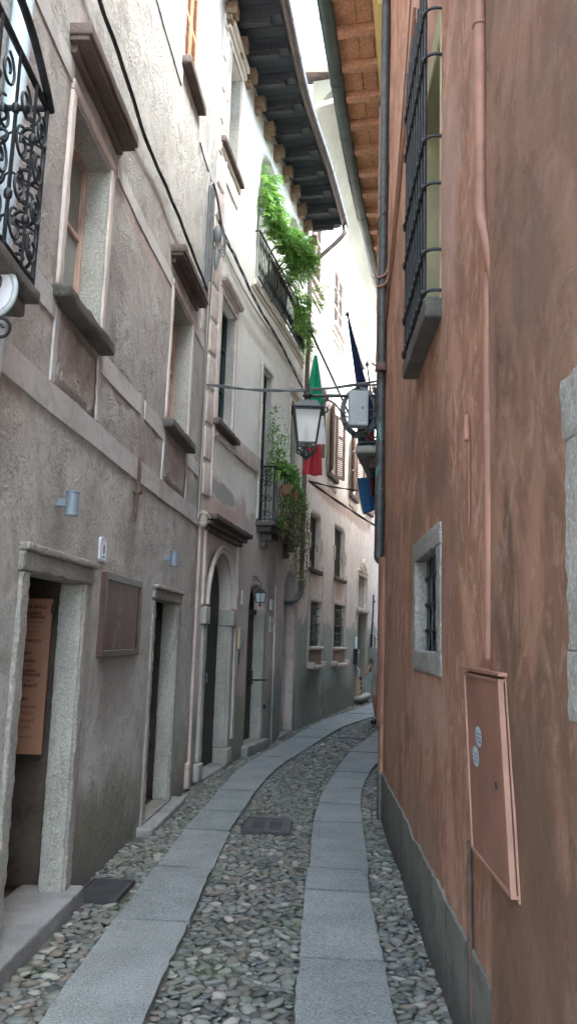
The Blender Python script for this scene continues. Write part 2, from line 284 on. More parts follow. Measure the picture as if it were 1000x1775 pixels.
def cuts(a,b,step,ch=0):
    n=max(1,int(math.ceil((b-a)/step))); l=list(np.linspace(a,b,n+1))
    if ch and b-a>2.2*ch:
        l=[x for x in l if a+ch*1.2<x<b-ch*1.2]; l=[a,a+ch*.45,a+ch]+l+[b-ch,b-ch*.45,b]
    return l
def dbox(bm,W,s0,s1,o0,o1,z0,z1,seg=.12,amp=.014,rough=.002,rs=12,ch=0):
    lattice(bm,lambda s,o,z:wdisp(W,s,o,z,amp),cuts(s0,s1,seg,ch),cuts(o0,o1,seg,0),cuts(z0,z1,.07,ch),rough,rs,0)
def wbox(bm,W,s0,s1,o0,o1,z0,z1,seg=.25,rough=0,rs=9,ch=0):
    lattice(bm,lambda s,o,z:W(s,o,z),cuts(s0,s1,seg,ch),cuts(o0,o1,seg,ch),cuts(z0,z1,seg,ch),rough,rs,ch)
def box(bm,x0,x1,y0,y1,z0,z1,T=None,seg=9,rough=0,ch=0):
    lattice(bm,(lambda x,y,z:T(x,y,z)) if T else (lambda x,y,z:Vector((x,y,z))),cuts(x0,x1,seg,ch),cuts(y0,y1,seg,ch),cuts(z0,z1,seg,ch),rough,9,ch)
def tube(bm,pts,r,n=8,cap=True,rf=None):
    pts=[Vector(p) for p in pts]; rings=[]; up=None
    for i,p in enumerate(pts):
        t=(pts[min(i+1,len(pts)-1)]-pts[max(i-1,0)]).normalized()
        if up is None: up=t.orthogonal().normalized()
        up=(up-t*up.dot(t)); up=up.normalized() if up.length>1e-6 else t.orthogonal().normalized()
        b=t.cross(up); rr=r if rf is None else r*rf(i/(len(pts)-1))
        rings.append([bm.verts.new(p+(up*math.cos(2*math.pi*k/n)+b*math.sin(2*math.pi*k/n))*rr) for k in range(n)])
    for a,b_ in zip(rings,rings[1:]):
        for k in range(n): bm.faces.new((a[k],a[(k+1)%n],b_[(k+1)%n],b_[k]))
    if cap:
        bm.faces.new(rings[0][::-1]); bm.faces.new(rings[-1])
def lathe(bm,prof,c,n=20,T=None):
    c=Vector(c); rings=[]
    for r,z in prof:
        ring=[]
        for k in range(n):
            a=2*math.pi*k/n; v=Vector((r*math.cos(a),r*math.sin(a),z)); ring.append(bm.verts.new((T(v) if T else c+v)))
        rings.append(ring)
    for a,b in zip(rings,rings[1:]):
        for k in range(n): bm.faces.new((a[k],a[(k+1)%n],b[(k+1)%n],b[k]))
    bm.faces.new(rings[0][::-1]); bm.faces.new(rings[-1])
def curve(pts,n=6):
    pts=[Vector(p) for p in pts]; Q=[2*pts[0]-pts[1]]+pts+[2*pts[-1]-pts[-2]]; o=[]
    for i in range(1,len(Q)-2):
        a,b,c,d=Q[i-1:i+3]
        for k in range(n):
            t=k/n; o.append(.5*((2*b)+(c-a)*t+(2*a-5*b+4*c-d)*t*t+(3*b-a-3*c+d)*t**3))
    o.append(pts[-1]); return o
def BM(): return bmesh.new()
def arcz(a0,a1,zs,rise,n):  # arch points (s,z)
    c=(a0+a1)/2; h=(a1-a0)/2; return [(c-h*math.cos(math.pi*i/n),zs+rise*math.sin(math.pi*i/n)) for i in range(n+1)]
def wdisp(W,s,o,z,amp):
    p=W(s,o,z)
    if amp and z<50: 
        d=mn.noise(p*1.1)*amp+mn.noise(p*4.3)*amp*.35
        q,tg=W.at(s); p+=Vector((tg[1]*W.sg,-tg[0]*W.sg,0))*d
    return p
def wallmesh(W,s0,s1,z0,z1,ops,amp=.008,seg=.14,off=0.,depthwise=True):
    """ops: (a0,a1,b0,b1,rise,depth). rise>0 arched above spring=b1-rise. Returns bm with holes and reveals"""
    bm=BM(); S=set(np.round(np.linspace(s0,s1,max(2,int((s1-s0)/seg))),4)); Z=set(np.round(np.linspace(z0,z1,max(2,int((z1-z0)/seg))),4))
    for a0,a1,b0,b1,ri,d in ops:
        S={x for x in S if not any(abs(x-q)<.035 for q in (a0,a1))}|{a0,a1}; Z={x for x in Z if not any(abs(x-q)<.035 for q in (b0,b1))}|{b0,b1}
    for a0,a1,b0,b1,ri,d in ops: S|={a0,a1}; Z|={b0,b1}
    S=sorted(S); Z=sorted(Z); vd={}
    def V(s,z,o=0.):
        k=(round(float(s),4),round(float(z),4),round(o,4))
        if k not in vd: vd[k]=bm.verts.new(wdisp(W,s,off+o,z,amp))
        return vd[k]
    for i in range(len(S)-1):
        for j in range(len(Z)-1):
            sm=(S[i]+S[i+1])/2; zm=(Z[j]+Z[j+1])/2
            if any(a0<sm<a1 and b0<zm<b1 for a0,a1,b0,b1,ri,d in ops): continue
            bm.faces.new((V(S[i],Z[j]),V(S[i+1],Z[j]),V(S[i+1],Z[j+1]),V(S[i],Z[j+1])))
    for a0,a1,b0,b1,ri,d in ops:
        zs=b1-ri
        jz=[z for z in Z if b0<=z<=zs+1e-6]
        if abs(jz[-1]-zs)>1e-4: jz.append(zs)
        if ri>0:
            inner=[s for s in S if a0<=s<=a1]
            ap=arcz(a0,a1,zs,ri,18); ap=[(a0,zs)]+ap[1:-1]+[(a1,zs)]
            for (sa,za),(sb,zb) in zip(ap,ap[1:]):
                bm.faces.new((V(sa,za),V(sb,zb),V(sb,b1+.0),V(sa,b1))) if abs(b1-za)>1e-5 and abs(b1-zb)>1e-5 else bm.faces.new([v for v in dict.fromkeys((V(sa,za),V(sb,zb),V(sb,b1),V(sa,b1)))])
            # spandrel side strips: nothing else (bbox is a0..a1 x b0..b1)
            edge=ap
        else:
            edge=[(s,b1) for s in S if a0<=s<=a1]
        loop=[(a0,z) for z in jz]+edge[(1 if ri>0 or True else 0):-1]+[(a1,z) for z in reversed(jz)] if ri>0 else [(a0,z) for z in jz]+[(s,b1) for s in S if a0<s<a1]+[(a1,z) for z in reversed(jz)]
        bot=[(s,b0) for s in reversed(S) if a0<s<a1]
        loop=loop+bot
        if d>0:
            steps=[0,-d]
            for p,q in zip(loop,loop[1:]+loop[:1]):
                bm.faces.new((V(*p),V(*q),V(*q,-d),V(*p,-d)))
    return bm
def shell(bm,W,s0,s1,z0,z1,depth=4.,amp=0,off=0):
    """back, ends and top of the building volume"""
    ss=list(np.linspace(s0,s1,8))
    F=[[W(s,off-.0,z) for s in ss] for z in (z0,z1)]; qa,ta=W.at(s0); qb,tb=W.at(s1); mid=(qb-qa)/np.hypot(*(qb-qa)); nrm=Vector((mid[1]*W.sg,-mid[0]*W.sg,0))
    B=[[F[i][k]-nrm*depth for k in range(8)] for i in range(2)]
    vf=[[bm.verts.new(v) for v in r] for r in F]; vb=[[bm.verts.new(v) for v in r] for r in B]
    for k in range(7):
        bm.faces.new((vb[0][k],vb[0][k+1],vb[1][k+1],vb[1][k])); bm.faces.new((vf[1][k],vf[1][k+1],vb[1][k+1],vb[1][k]))
    for k in (0,7): bm.faces.new((vf[0][k],vb[0][k],vb[1][k],vf[1][k]))
def roofbm(W,s0,s1,z,over,depth,rise,th=.12):
    bm=BM(); ss=list(np.linspace(s0,s1,10)); qa,ta=W.at(max(s0,0)); qb,tb=W.at(min(s1,W.L)); mid=(qb-qa)/np.hypot(*(qb-qa)); nrm=Vector((mid[1]*W.sg,-mid[0]*W.sg,0))
    def fn(i,o,h):
        base=W(ss[0]+(ss[-1]-ss[0])*i,0,0); sl=(over-o)/(over+depth); v=(W(ss[0]+(ss[-1]-ss[0])*i,o,0) if o>0 else base+nrm*o); v.z=z+sl*rise+h; return v
    lattice(bm,fn,np.linspace(0,1,10),[-depth,-depth/2,0,over],[0,th]); return bm
# ================================================================== GROUND
bm=BM(); rr=[-60,-10,-3,0,3,6,12,20,30,60,140]
vv=[[bm.verts.new((x,y,-.03)) for x in (-90,-20,-6,-2,0,2,6,20,90)] for y in rr]
for a,b in zip(vv,vv[1:]):
    for k in range(8): bm.faces.new((a[k],a[k+1],b[k+1],b[k]))
n=NB('earth_and_mortar'); fa=n.noise(3,6,.7); col=n.mix((.065,.063,.055),(.12,.115,.10),n.rg(fa,.35,.65)); col=n.mix(col,(.075,.085,.045),n.math('MULTIPLY',n.rg(n.noise(1.6,7,.7),.5,.66),.75)); col=n.mix(col,(.08,.075,.065),n.math('MULTIPLY',n.rg(n.noise(60,5,.7),.5,.7),.6))
M['mortar']=n.fin(col,.95,n.bump(n.noise(110,5,.75),.8,.006),spec=.2)
struct(obj('ground',bm,'mortar'))
def mortar_bed():
    bm=BM(); V=[]
    ys=np.arange(1.5,15,.05)
    for y in ys:
        a=leftx(y)-.12; b=rightx(y)+.12; V.append([bm.verts.new((a+(b-a)*t,y,-.026+.013*mn.noise(Vector(((a+(b-a)*t)*2.2,y*2.2,1)))+.004*mn.noise(Vector(((a+(b-a)*t)*11,y*11,5))))) for t in np.linspace(0,1,48)])
    for a,b in zip(V,V[1:]):
        for k in range(47): bm.faces.new((a[k],a[k+1],b[k+1],b[k]))
    struct(obj('mortar_bed',bm,'mortar',smooth=180))
def interp(tab,y):
    ys=[t[1] for t in tab]; xs=[t[0] for t in tab]; return float(np.interp(y,ys,xs))
LL=[(-1.0,0),(-.95,3.57),(-.90,4.77),(-.84,5.86),(-.78,6.98),(-.71,7.71),(-.62,8.9),(-.47,10.26),(-.14,11.88),(.81,16.21),(2.08,20.3),(3.6,26)]
LR=[(-.56,0),(-.53,3.6),(-.48,4.81),(-.45,5.87),(-.40,6.97),(-.34,7.69),(-.25,8.75),(-.05,10.21),(.27,11.68),(1.17,15.3),(2.42,19.0),(4.0,25)]
RL_=[(.02,0),(.09,3.64),(.13,4.31),(.185,5.42),(.22,5.92),(.30,7.38),(.38,8.19),(.49,9.07),(.67,10.13),(1.05,12.15),(1.72,14.68),(3.0,18.5),(5,25)]
RR_=[(.46,0),(.52,3.67),(.555,4.34),(.60,5.44),(.64,5.95),(.74,7.45),(.80,8.26),(.91,9.14),(1.09,10.12),(1.45,11.64),(2.15,14.1),(3.4,17.6),(5.4,24)]
def center(A,B,n=400):
    """pair up the two edges by parameter"""
    out=[]
    for y1 in np.linspace(.4,A[-1][1]-.3,n):
        x1=interp(A,y1); sl_=(interp(A,y1+.25)-interp(A,y1-.25))/.5; w_=.42; y2=y1-w_*sl_/math.hypot(1,sl_); out.append(((x1,y1),(interp(B,y2),y2)))
    return out
def smoothtab(T):
    p=smooth(T,12); return [(float(a),float(b)) for a,b in p]
LL,LR,RL_,RR_=map(smoothtab,(LL,LR,RL_,RR_))
def strip(A,B,joints):
    bm=BM(); pr=center(A,B); lay=bm.verts.layers.float.new('tint')
    ys=[(a[1]+b[1])/2 for a,b in pr]
    def at(y,t):
        i=int(np.clip(np.searchsorted(ys,y)-1,0,len(ys)-2)); k=(y-ys[i])/(ys[i+1]-ys[i]); a=Vector(pr[i][0]).lerp(Vector(pr[i+1][0]),k); b=Vector(pr[i][1]).lerp(Vector(pr[i+1][1]),k)
        return a.lerp(b,t)
    for j0,j1 in zip(joints,joints[1:]):
        g=random.uniform(.014,.020); nv0=len(bm.verts); lift=random.uniform(-.007,.006); tx=random.uniform(-.004,.004); jit=random.uniform(-.006,.006); sk=random.uniform(-.012,.012)
        def fn(t,v,z,j0=j0,j1=j1):
            yy=j0+g+(j1-j0-2*g)*v+sk*(t-.5); q=at(yy,t); e=mn.noise(Vector((q.x*16,q.y*16,j0)))*.009
            return Vector((q.x+jit+(e if t<.02 or t>.98 else 0),q.y+(e if v<.02 or v>.98 else 0),z+lift+tx*(t-.5)+ mn.noise(Vector((q.x*3,q.y*3,3)))*.003))
        nn=max(8,int((j1-j0)/.06))
        lattice(bm,fn,[0,.012,.03,.1,.25,.4,.5,.6,.75,.9,.97,.988,1],sorted(set([0,.006,.015]+[i/nn for i in range(1,nn)]+[.985,.994,1])),[-.05,.001,.008],cham=.0)
        tv=random.random(); bm.verts.ensure_lookup_table()
        for v in bm.verts[nv0:]: v[lay]=tv
    # soften: drop the outermost top ring
    return bm
def rimdrop(bm,d=.006):
    for v in bm.verts:
        pass
jl=[1.2,2.3,3.35,4.79,5.87,6.97,7.70,8.72,10.23,11.2,12.4,13.5,14.6,15.6,16.9,18.0,19.1,20.4,21.6,23,24.4]
jr=[1.0,2.0,3.1,4.33,5.44,5.94,7.42,8.22,9.1,10.12,10.95,11.9,12.9,13.8,15.1,16.2,17.5,18.6,20,21.5,23]
o1=obj('granite_pavement',strip(LL,LR,jl),'slab',smooth=25); struct(o1)
o2=obj('granite_pavement',strip(RL_,RR_,jr),'slab',smooth=25); struct(o2)
# ---- pebbles
def wallx(W,y):
    i=np.searchsorted(W.p[:,1],y); i=int(np.clip(i,1,len(W.p)-1)); a,b=W.p[i-1],W.p[i]; k=(y-a[1])/(b[1]-a[1]); return a[0]+(b[0]-a[0])*k
def leftx(y): return wallx(L1,y) if y<8.75 else (wallx(L2,y) if y<14.42 else wallx(L3,y))
def rightx(y): return wallx(R1,y) if y<7.8 else wallx(R2,y)
mortar_bed()
GR=[(-.31,.115,6.93,7.5),(-1.24,-.93,5.12,5.56)]  # iron covers
cell=.095; grid={}
stones=[]
def tryput(x,y,r):
    gx,gy=int(x//cell),int(y//cell)
    for i in range(gx-1,gx+2):
        for j in range(gy-1,gy+2):
            for (a,b,c) in grid.get((i,j),()):
                if (a-x)**2+((b-y)*1.45)**2<((c+r)*.93)**2: return False
    grid.setdefault((gx,gy),[]).append((x,y,r)); stones.append((x,y,r)); return True
def okpos(x,y,r):
    if x<leftx(y)+r*.5 or x>rightx(y)-r*.5: return False
    a,b,c,d=tabs[0](y),tabs[1](y),tabs[2](y),tabs[3](y)
    if a-r*.9<x<b+r*.9 or c-r*.9<x<d+r*.9: return False
    for g in GR:
        if g[0]-r<x<g[1]+r and g[2]-r*.7<y<g[3]+r*.7: return False
    if y>6.55 and y<8.2 and x<leftx(y)+.12: return False
    if 3.0<y<5.3 and x<leftx(y)+.13: return False
    return True
def mk(T):
    xs=np.array([t[0] for t in T]); ys=np.array([t[1] for t in T]); return lambda y:float(np.interp(y,ys,xs))
tabs=[mk(LL),mk(LR),mk(RL_),mk(RR_)]
for r,nt_ in ((.036,30000),(.028,80000),(.021,130000),(.014,90000)):
    Y=2.4+(rng.random(nt_)**1.4)*19; 
    for yy,t in zip(Y,rng.random(nt_)):
        x0=leftx(yy); x1=rightx(yy); x=x0+(x1-x0)*t; q=r*random.uniform(.8,1.15)*(1.25 if yy>11 else 1)
        if yy>12 and r<.02: continue
        if okpos(x,yy,q): tryput(x,yy,q)
ico=bmesh.new(); bmesh.ops.create_icosphere(ico,subdivisions=2,radius=1); iv=np.array([v.co[:] for v in ico.verts]); ico.verts.index_update(); fi=np.array([[v.index for v in f_.verts] for f_ in ico.faces]); ico.free()
keep=iv[:,2]>-.55
remap=-np.ones(len(iv),int); remap[keep]=np.arange(keep.sum()); fi=remap[fi[np.all(keep[fi],axis=1)]]; iv=iv[keep]
N=len(stones); nvt=len(iv); A=np.empty((N,nvt,3)); tint=np.empty((N,nvt))
for k,(x,y,r) in enumerate(stones):
    v=iv.copy(); v=v+.16*np.sin(v[:,[1,2,0]]*3.1+rng.random(3)*6.28)+.07*np.sin(v[:,[2,0,1]]*6+rng.random(3)*6.28)
    a=rng.normal(0,.55); el=rng.uniform(.85,1.3)
    v[:,0]*=r*1.06*el; v[:,1]*=r*.76/el; v[:,2]=np.where(v[:,2]>0,v[:,2]*.72,v[:,2])*r*rng.uniform(.42,.66)
    tl=rng.normal(0,.12,2); c_,s_=math.cos(a),math.sin(a); X=v[:,0]*c_-v[:,1]*s_; Yv=v[:,0]*s_+v[:,1]*c_
    A[k,:,0]=x+X; A[k,:,1]=y+Yv; A[k,:,2]=-.019+v[:,2]+X*tl[0]+Yv*tl[1]+rng.normal(0,.0035); tint[k]=rng.random()
me=bpy.data.meshes.new('cobbles'); me.vertices.add(N*nvt); me.vertices.foreach_set('co',A.ravel()); F=(fi[None]+np.arange(N)[:,None,None]*nvt).reshape(-1,3)
me.loops.add(len(F)*3); me.loops.foreach_set('vertex_index',F.ravel().astype(np.int32)); me.polygons.add(len(F)); me.polygons.foreach_set('loop_start',np.arange(0,len(F)*3,3,dtype=np.int32)); me.polygons.foreach_set('loop_total',np.full(len(F),3,np.int32)) if False else None
me.update(calc_edges=True); at=me.attributes.new('tint','FLOAT','POINT'); at.data.foreach_set('value',tint.ravel()); me.polygons.foreach_set('use_smooth',np.ones(len(F),bool))
n=NB('river_pebbles'); t=n.t.nodes.new('ShaderNodeAttribute'); t.attribute_name='tint'; cr_=n.t.nodes.new('ShaderNodeValToRGB'); n.t.links.new(t.outputs['Fac'],cr_.inputs[0])
el=cr_.color_ramp; el.interpolation='CONSTANT'; pal=[(.15,.16,.155),(.11,.12,.12),(.16,.17,.165),(.12,.13,.11),(.18,.185,.175),(.11,.11,.105),(.14,.14,.125),(.085,.10,.11),(.155,.13,.115),(.27,.27,.255),(.13,.145,.145),(.06,.065,.065)]
for i,c in enumerate(pal):
    e=el.elements[0] if i==0 else (el.elements[1] if i==1 else el.elements.new(i/12)); e.position=i/12; e.color=(*c,1)
col=n.mix(n.mul(cr_.outputs[0],(1.06,1.0,.93)),(.22,.21,.185),n.math('MULTIPLY',n.rg(n.noise(45,6,.7),.5,.75),.45)); col=n.mix(col,(.075,.10,.045),n.math('MULTIPLY',n.rg(n.noise(1.6,7,.7),.5,.68),.42)); col=n.mix(col,(.07,.07,.065),n.math('MULTIPLY',n.rg(n.noise(130,4,.7),.55,.7),.5))
col=n.mix(col,(.19,.185,.17),n.math('MULTIPLY',n.rg(n.noise(2.3,7,.75,dist=.4),.5,.62),.5))
M['peb']=n.fin(col,.6,n.bump(n.noise(60,5,.7),.35,.003),spec=.35)
me.materials.append(M['peb']); co=bpy.data.objects.new('cobblestones',me); COL.objects.link(co); struct(co,'stuff')
co['label']='small rounded river pebbles set between the granite strips'
def cover(name,x0,x1,y0,y1,rot,label,slots):
    bm=BM(); c=Vector(((x0+x1)/2,(y0+y1)/2,0)); hx=(x1-x0)/2; hy=(y1-y0)/2; cs,sn=math.cos(rot),math.sin(rot)
    T=lambda x,y,z:Vector((c.x+x*cs-y*sn,c.y+x*sn+y*cs,z))
    root=empty(name,(c.x,c.y,0),label,'drain cover')
    box(bm,-hx,hx,-hy,-hy+.018,-.03,.007,T); box(bm,-hx,hx,hy-.018,hy,-.03,.007,T); box(bm,-hx,-hx+.018,-hy+.019,hy-.019,-.03,.007,T); box(bm,hx-.018,hx,-hy+.019,hy-.019,-.03,.007,T)
    obj('frame',bm,'cast',root)
    bm=BM()
    if slots:
        a,b,cc,d=-hx+.021,hx-.021,-hy+.021,hy-.021
        # plate around two banks of slots
        xs=[a,-.125,-.02,.02,.125,b]
        for i in (0,2,4): box(bm,xs[i],xs[i+1],cc,d,-.012,.003,T)
        for i in (1,3):
            box(bm,xs[i]+.001,xs[i+1]-.001,cc,cc+.11,-.012,.0025,T); box(bm,xs[i]+.001,xs[i+1]-.001,d-.11,d,-.012,.0025,T)
            nn=9; y_=cc+.11; st=(d-.11-y_)/nn
            for k in range(nn): box(bm,xs[i]+.001,xs[i+1]-.001,y_+k*st+st*.55,y_+(k+1)*st-.001,-.012,.002,T)
    else:
        box(bm,-hx+.02,hx-.02,-hy+.02,hy-.02,-.012,.001,T)
        for i in range(11):
            for j in range(14): 
                x=-hx+.04+i*(2*hx-.08)/10; y=-hy+.04+j*(2*hy-.08)/13; box(bm,x-.006,x+.006,y-.006,y+.006,.0012,.004,T)
    obj('cover_plate',bm,'cast',root); return root
cover('drain_grate',-.30,.105,6.95,7.48,R_(-3),'cast iron drain grate with two banks of slots in the middle cobbles',True)
cover('drain_grate',.98,1.38,13.6,14.0,R_(-14),'far slotted drain grate sunk in the cobbles near the bend',True)
cover('manhole_cover',-1.225,-.945,5.14,5.54,R_(-5),'studded iron manhole cover in cobbles by the left wall',False)
bm=BM(); V=[[bm.verts.new((x,y,-.022)) for x in np.linspace(-14,14,9)] for y in np.linspace(-26,1.4,9)]  # unseen pale floor behind the camera, added to bounce light into the alley
for a,b in zip(V,V[1:]):
    for k in range(8): bm.faces.new((a[k],a[k+1],b[k+1],b[k]))
M['bounce_pave']=granite('pale_bounce_paving',(.42,.42,.41),.3,60); struct(obj('bounce_paving',bm,'bounce_pave'))
# ---------------------------------------------------------------- generic facade parts
def slab(parent,name,W,s0,s1,o1,z0,z1,mat='stoned',rough=.006,ch=.02,o0=-.02,label=None):
    bm=BM(); wbox(bm,W,s0,s1,o0,o1,z0,z1,.07,rough,8,ch); o=obj(name,bm,mat,parent,smooth=35)
    if label: o['label']=label
    return o
def hood(parent,name,W,s0,s1,z0,z1,o,mat='stoned'):
    """moulded cornice: three steps growing outwards"""
    bm=BM(); h=(z1-z0); wbox(bm,W,s0+.05,s1-.05,-.02,o*.28,z0,z0+h*.32,.1,.003,8,.006); wbox(bm,W,s0+.012,s1-.012,-.02,o*.88,z0+h*.322,z0+h*.52,.1,.003,8,.008); wbox(bm,W,s0,s1,-.02,o,z0+h*.522,z1,.08,.006,8,.010)
    return obj(name,bm,mat,parent,smooth=40)
def casement(parent,W,s0,s1,z0,z1,depth,frame='winw',glass='glass',mull=1,trans=(.45,),fw=.045,back=True,nm='window'):
    """glazed window set back in the opening: returns the part"""
    bm=BM(); o0=-depth-.01; o1=-depth+.045
    wbox(bm,W,s0,s0+fw,o0,o1,z0,z1); wbox(bm,W,s1-fw,s1,o0,o1,z0,z1); wbox(bm,W,s0+fw+.001,s1-fw-.001,o0,o1,z0,z0+fw); wbox(bm,W,s0+fw+.001,s1-fw-.001,o0,o1,z1-fw,z1)
    p=obj(nm,bm,frame,parent)
    bm=BM()
    k=(s1-s0)/(mull+1)
    for i in range(1,mull+1): wbox(bm,W,s0+k*i-.02,s0+k*i+.02,o0+.006,o1-.006,z0+fw+.001,z1-fw-.001)
    for t in trans:
        zz=z0+(z1-z0)*t
        for i in range(mull+1): wbox(bm,W,s0+k*i+.047,s0+k*(i+1)-.047 if i<mull else s1-.047,o0+.01,o1-.014,zz-.012,zz+.012)
    obj('glazing_bar',bm,frame,p)
    bm=BM(); wbox(bm,W,s0+.02,s1-.02,-depth-.004,-depth+.012,z0+.02,z1-.02); obj('pane',bm,glass,p)
    return p
def backing(bm,W,s0,s1,z0,z1,d): wbox(bm,W,s0-.02,s1+.02,-d-.05,-d,z0-.02,z1+.02)
def surround(parent,W,s0,s1,z0,z1,wd,o,mat,name='window_surround',rough=.003,top=True,bottom=False,o0=-.02,ch=.008):
    bm=BM(); wbox(bm,W,s0-wd,s0,o0,o,z0,z1,.12,rough,10,ch); wbox(bm,W,s1,s1+wd,o0,o,z0,z1,.12,rough,10,ch)
    if top: wbox(bm,W,s0-wd,s1+wd,o0,o,z1+.002,z1+wd,.12,rough,10,ch)
    if bottom: wbox(bm,W,s0-wd,s1+wd,o0,o,z0-wd,z0-.002,.12,rough,10,ch)
    return obj(name,bm,mat,parent,smooth=35)
def shutter(parent,fn,w,h,mat,name='shutter',solid=False,label=None,rows=3):
    """louvred shutter in a local frame fn(x across 0..w, t thickness, z 0..h)"""
    bm=BM(); T=.035; st=.055
    B=lambda x0,x1,t0,t1,z0,z1: lattice(bm,fn,[x0,x1],[t0,t1],[z0,z1])
    B(0,st,0,T,0,h); B(w-st,w,0,T,0,h)
    zr=[0]+[h*i/rows for i in range(1,rows)]+[h]
    for i,z in enumerate(zr):
        a=max(0,z-.035); b=min(h,z+.035)
        if i==0: b=.08
        if i==len(zr)-1: a=h-.07
        B(st+.001,w-st-.001,.002,T-.002,a,b)
    z=.1
    while z<h-.1:
        if not any(abs(z-q)<.05 for q in zr[1:-1]):
            vs_=[bm.verts.new(fn(x,t,zz)) for x,t,zz in ((st,.004,z+.03),(w-st,.004,z+.03),(w-st,T-.004,z),(st,T-.004,z),(st,.004,z+.04),(w-st,.004,z+.04),(w-st,T-.004,z+.01),(st,T-.004,z+.01))]
            for q in ((0,1,2,3),(7,6,5,4),(0,1,5,4),(2,3,7,6)): bm.faces.new([vs_[k] for k in q])
        z+=.048
    o=obj(name,bm,mat,parent,recalc=True)
    if label: o['label']=label
    return o
def flat_shutter(W,s0,o,z0): return lambda x,t,z:W(s0+x,o+t,z0+z)
def hinged(W,sh,z0,ang,side):
    """open leaf hinged at s=sh; ang measured from the wall plane; side +1 leaf runs toward +s"""
    def fn(x,t,z):
        c,s_=math.cos(ang),math.sin(ang); return W(sh+side*(x*c)-side*0+ (t*s_*-side),.02+x*s_+t*c,z0+z)
    return fn
def louvre_back(parent,W,s0,s1,z0,z1,d,mat='dark',name='dark_room'):
    bm=BM(); wbox(bm,W,s0-.02,s1+.02,-d-.06,-d,z0-.02,z1+.02); return obj(name,bm,mat,parent)
# ================================================================== HOUSE 1 (near left)
g=empty('plaster_house',(-1.6,4,0),'near left house of rough grey plaster with two stone framed doorways','house')
ops=[(6.12,7.03,.06,1.9,0,.14),(8.95,9.85,.06,1.9,0,.14),(6.24,6.98,3.5,4.7,0,.2),(8.99,9.85,3.52,4.78,0,.2),(8.92,9.5,7.09,8.9,0,.12)]
# lower plaster up to the string course, rougher coat above it (one wall part each)
bm=wallmesh(L1,1.2,10.76,-.06,2.80,ops[:2],.010,.13); obj('wall',bm,'p1',g,smooth=180)
bm=wallmesh(L1,1.2,10.76,2.80,10.2,ops[2:],.014,.13); o=obj('wall',bm,'p1u',g,smooth=180); lab(o,'upper wall of pinkish grey roughcast')
bm=BM(); shell(bm,L1,1.2,10.76,-.06,10.2); obj('back_wall',bm,'p1u',g)
o=obj('roof',roofbm(L1,1.1,10.8,10.2,.22,4.1,1.6),'tile',g)
# bands
bm=BM()
def band(s0,s1,z0,z1,o=.008): dbox(bm,L1,s0,s1,-.02,o,z0,z1,.1)
band(3,10.74,2.78,2.945,.012); 
for a,b in ((4.0,6.19),(7.03,8.07),(8.2,8.94),(9.9,10.74)): band(a,b,3.30,3.45)
band(4.0,6.18,4.74,4.86); band(7.14,8.9,4.74,4.86); band(9.95,10.7,4.74,4.86); band(6.18,6.24,2.95,3.37,.013); band(6.99,7.05,2.95,3.37,.013); band(8.9,8.96,2.95,3.37,.013); band(9.88,9.94,2.95,3.37,.013)
band(5.5,8.85,6.75,6.9,.012); band(9.72,10.72,6.75,6.9,.012); band(10.25,10.36,4.9,9.6,.01)
obj('string_course',bm,'band',g,smooth=35)
bm=BM(); dbox(bm,L1,6.25,6.98,-.02,.004,2.955,3.36,.05,rough=.009); obj('pitted_panel',bm,'pit',g,smooth=180); bm=BM(); dbox(bm,L1,8.97,9.87,-.02,.004,2.955,3.36,.05,rough=.009); obj('pitted_panel',bm,'pit',g,smooth=180)
# windows
for (a,b,c,d,gl) in ((6.24,6.98,3.5,4.7,'curt'),(8.99,9.85,3.52,4.78,'glass')):
    p=casement(g,L1,a,b,c,d,.19,'winw',gl,1,(.55,))
    surround(p,L1,a,b,c,d,.07,.018,'trim',rough=.004)
    bm=BM(); wbox(bm,L1,a+.0,a+.02,-.18,.004,c,d-.03,.1,.004,10); wbox(bm,L1,b-.02,b,-.18,.004,c,d-.03,.1,.004,10); wbox(bm,L1,a,b,-.18,.004,d-.028,d,.1,.004,10); obj('stone_reveal',bm,'stonew',p,smooth=35)
    slab(p,'sill',L1,a-.12,b+.07,.10,c-.10,c-.012,'stoned',.009)
    hood(p,'hood',L1,a-.17,b+.18,d+.19,d+.35,.13,'stoneb')
p=casement(g,L1,8.92,9.5,7.09,8.9,.11,'sho','dark',0,())
for k in (0,1): shutter(p,flat_shutter(L1,8.925+k*.288,-.06,7.1),.283,1.8,'sho',label='closed orange louvred shutter')
slab(p,'sill',L1,8.82,9.62,.09,6.97,7.07,'stoneb')
# doors
def door_frame(p,a,b,z1,W,mat='stone',wd=.11,lint=.14):
    for x0,x1,d_ in ((a-wd,a,0),(b,b+wd,0)):
        bm=BM(); wbox(bm,W,x0,x1,-.139,.014+random.uniform(0,.006),.04,z1-.004,.035,.0075,22,.012); obj('door_jamb',bm,mat,p,smooth=180)
    # reveal stones lining the passage
    bm=BM(); wbox(bm,W,b-.025,b-.002,-.139,.005,.06,z1-.01,.04,.006,20,.01); wbox(bm,W,a+.002,a+.025,-.139,.005,.06,z1-.01,.04,.006,20,.01); obj('reveal_stone',bm,'stonew',p,smooth=180)
    bm=BM(); wbox(bm,W,a-wd-.02,b+wd+.02,-.139,.028,z1,z1+lint*.72,.04,.008,20,.012); wbox(bm,W,a-wd-.03,b+wd+.03,-.1,.05,z1+lint*.722,z1+lint,.04,.007,20,.010); obj('lintel',bm,mat,p,smooth=180)
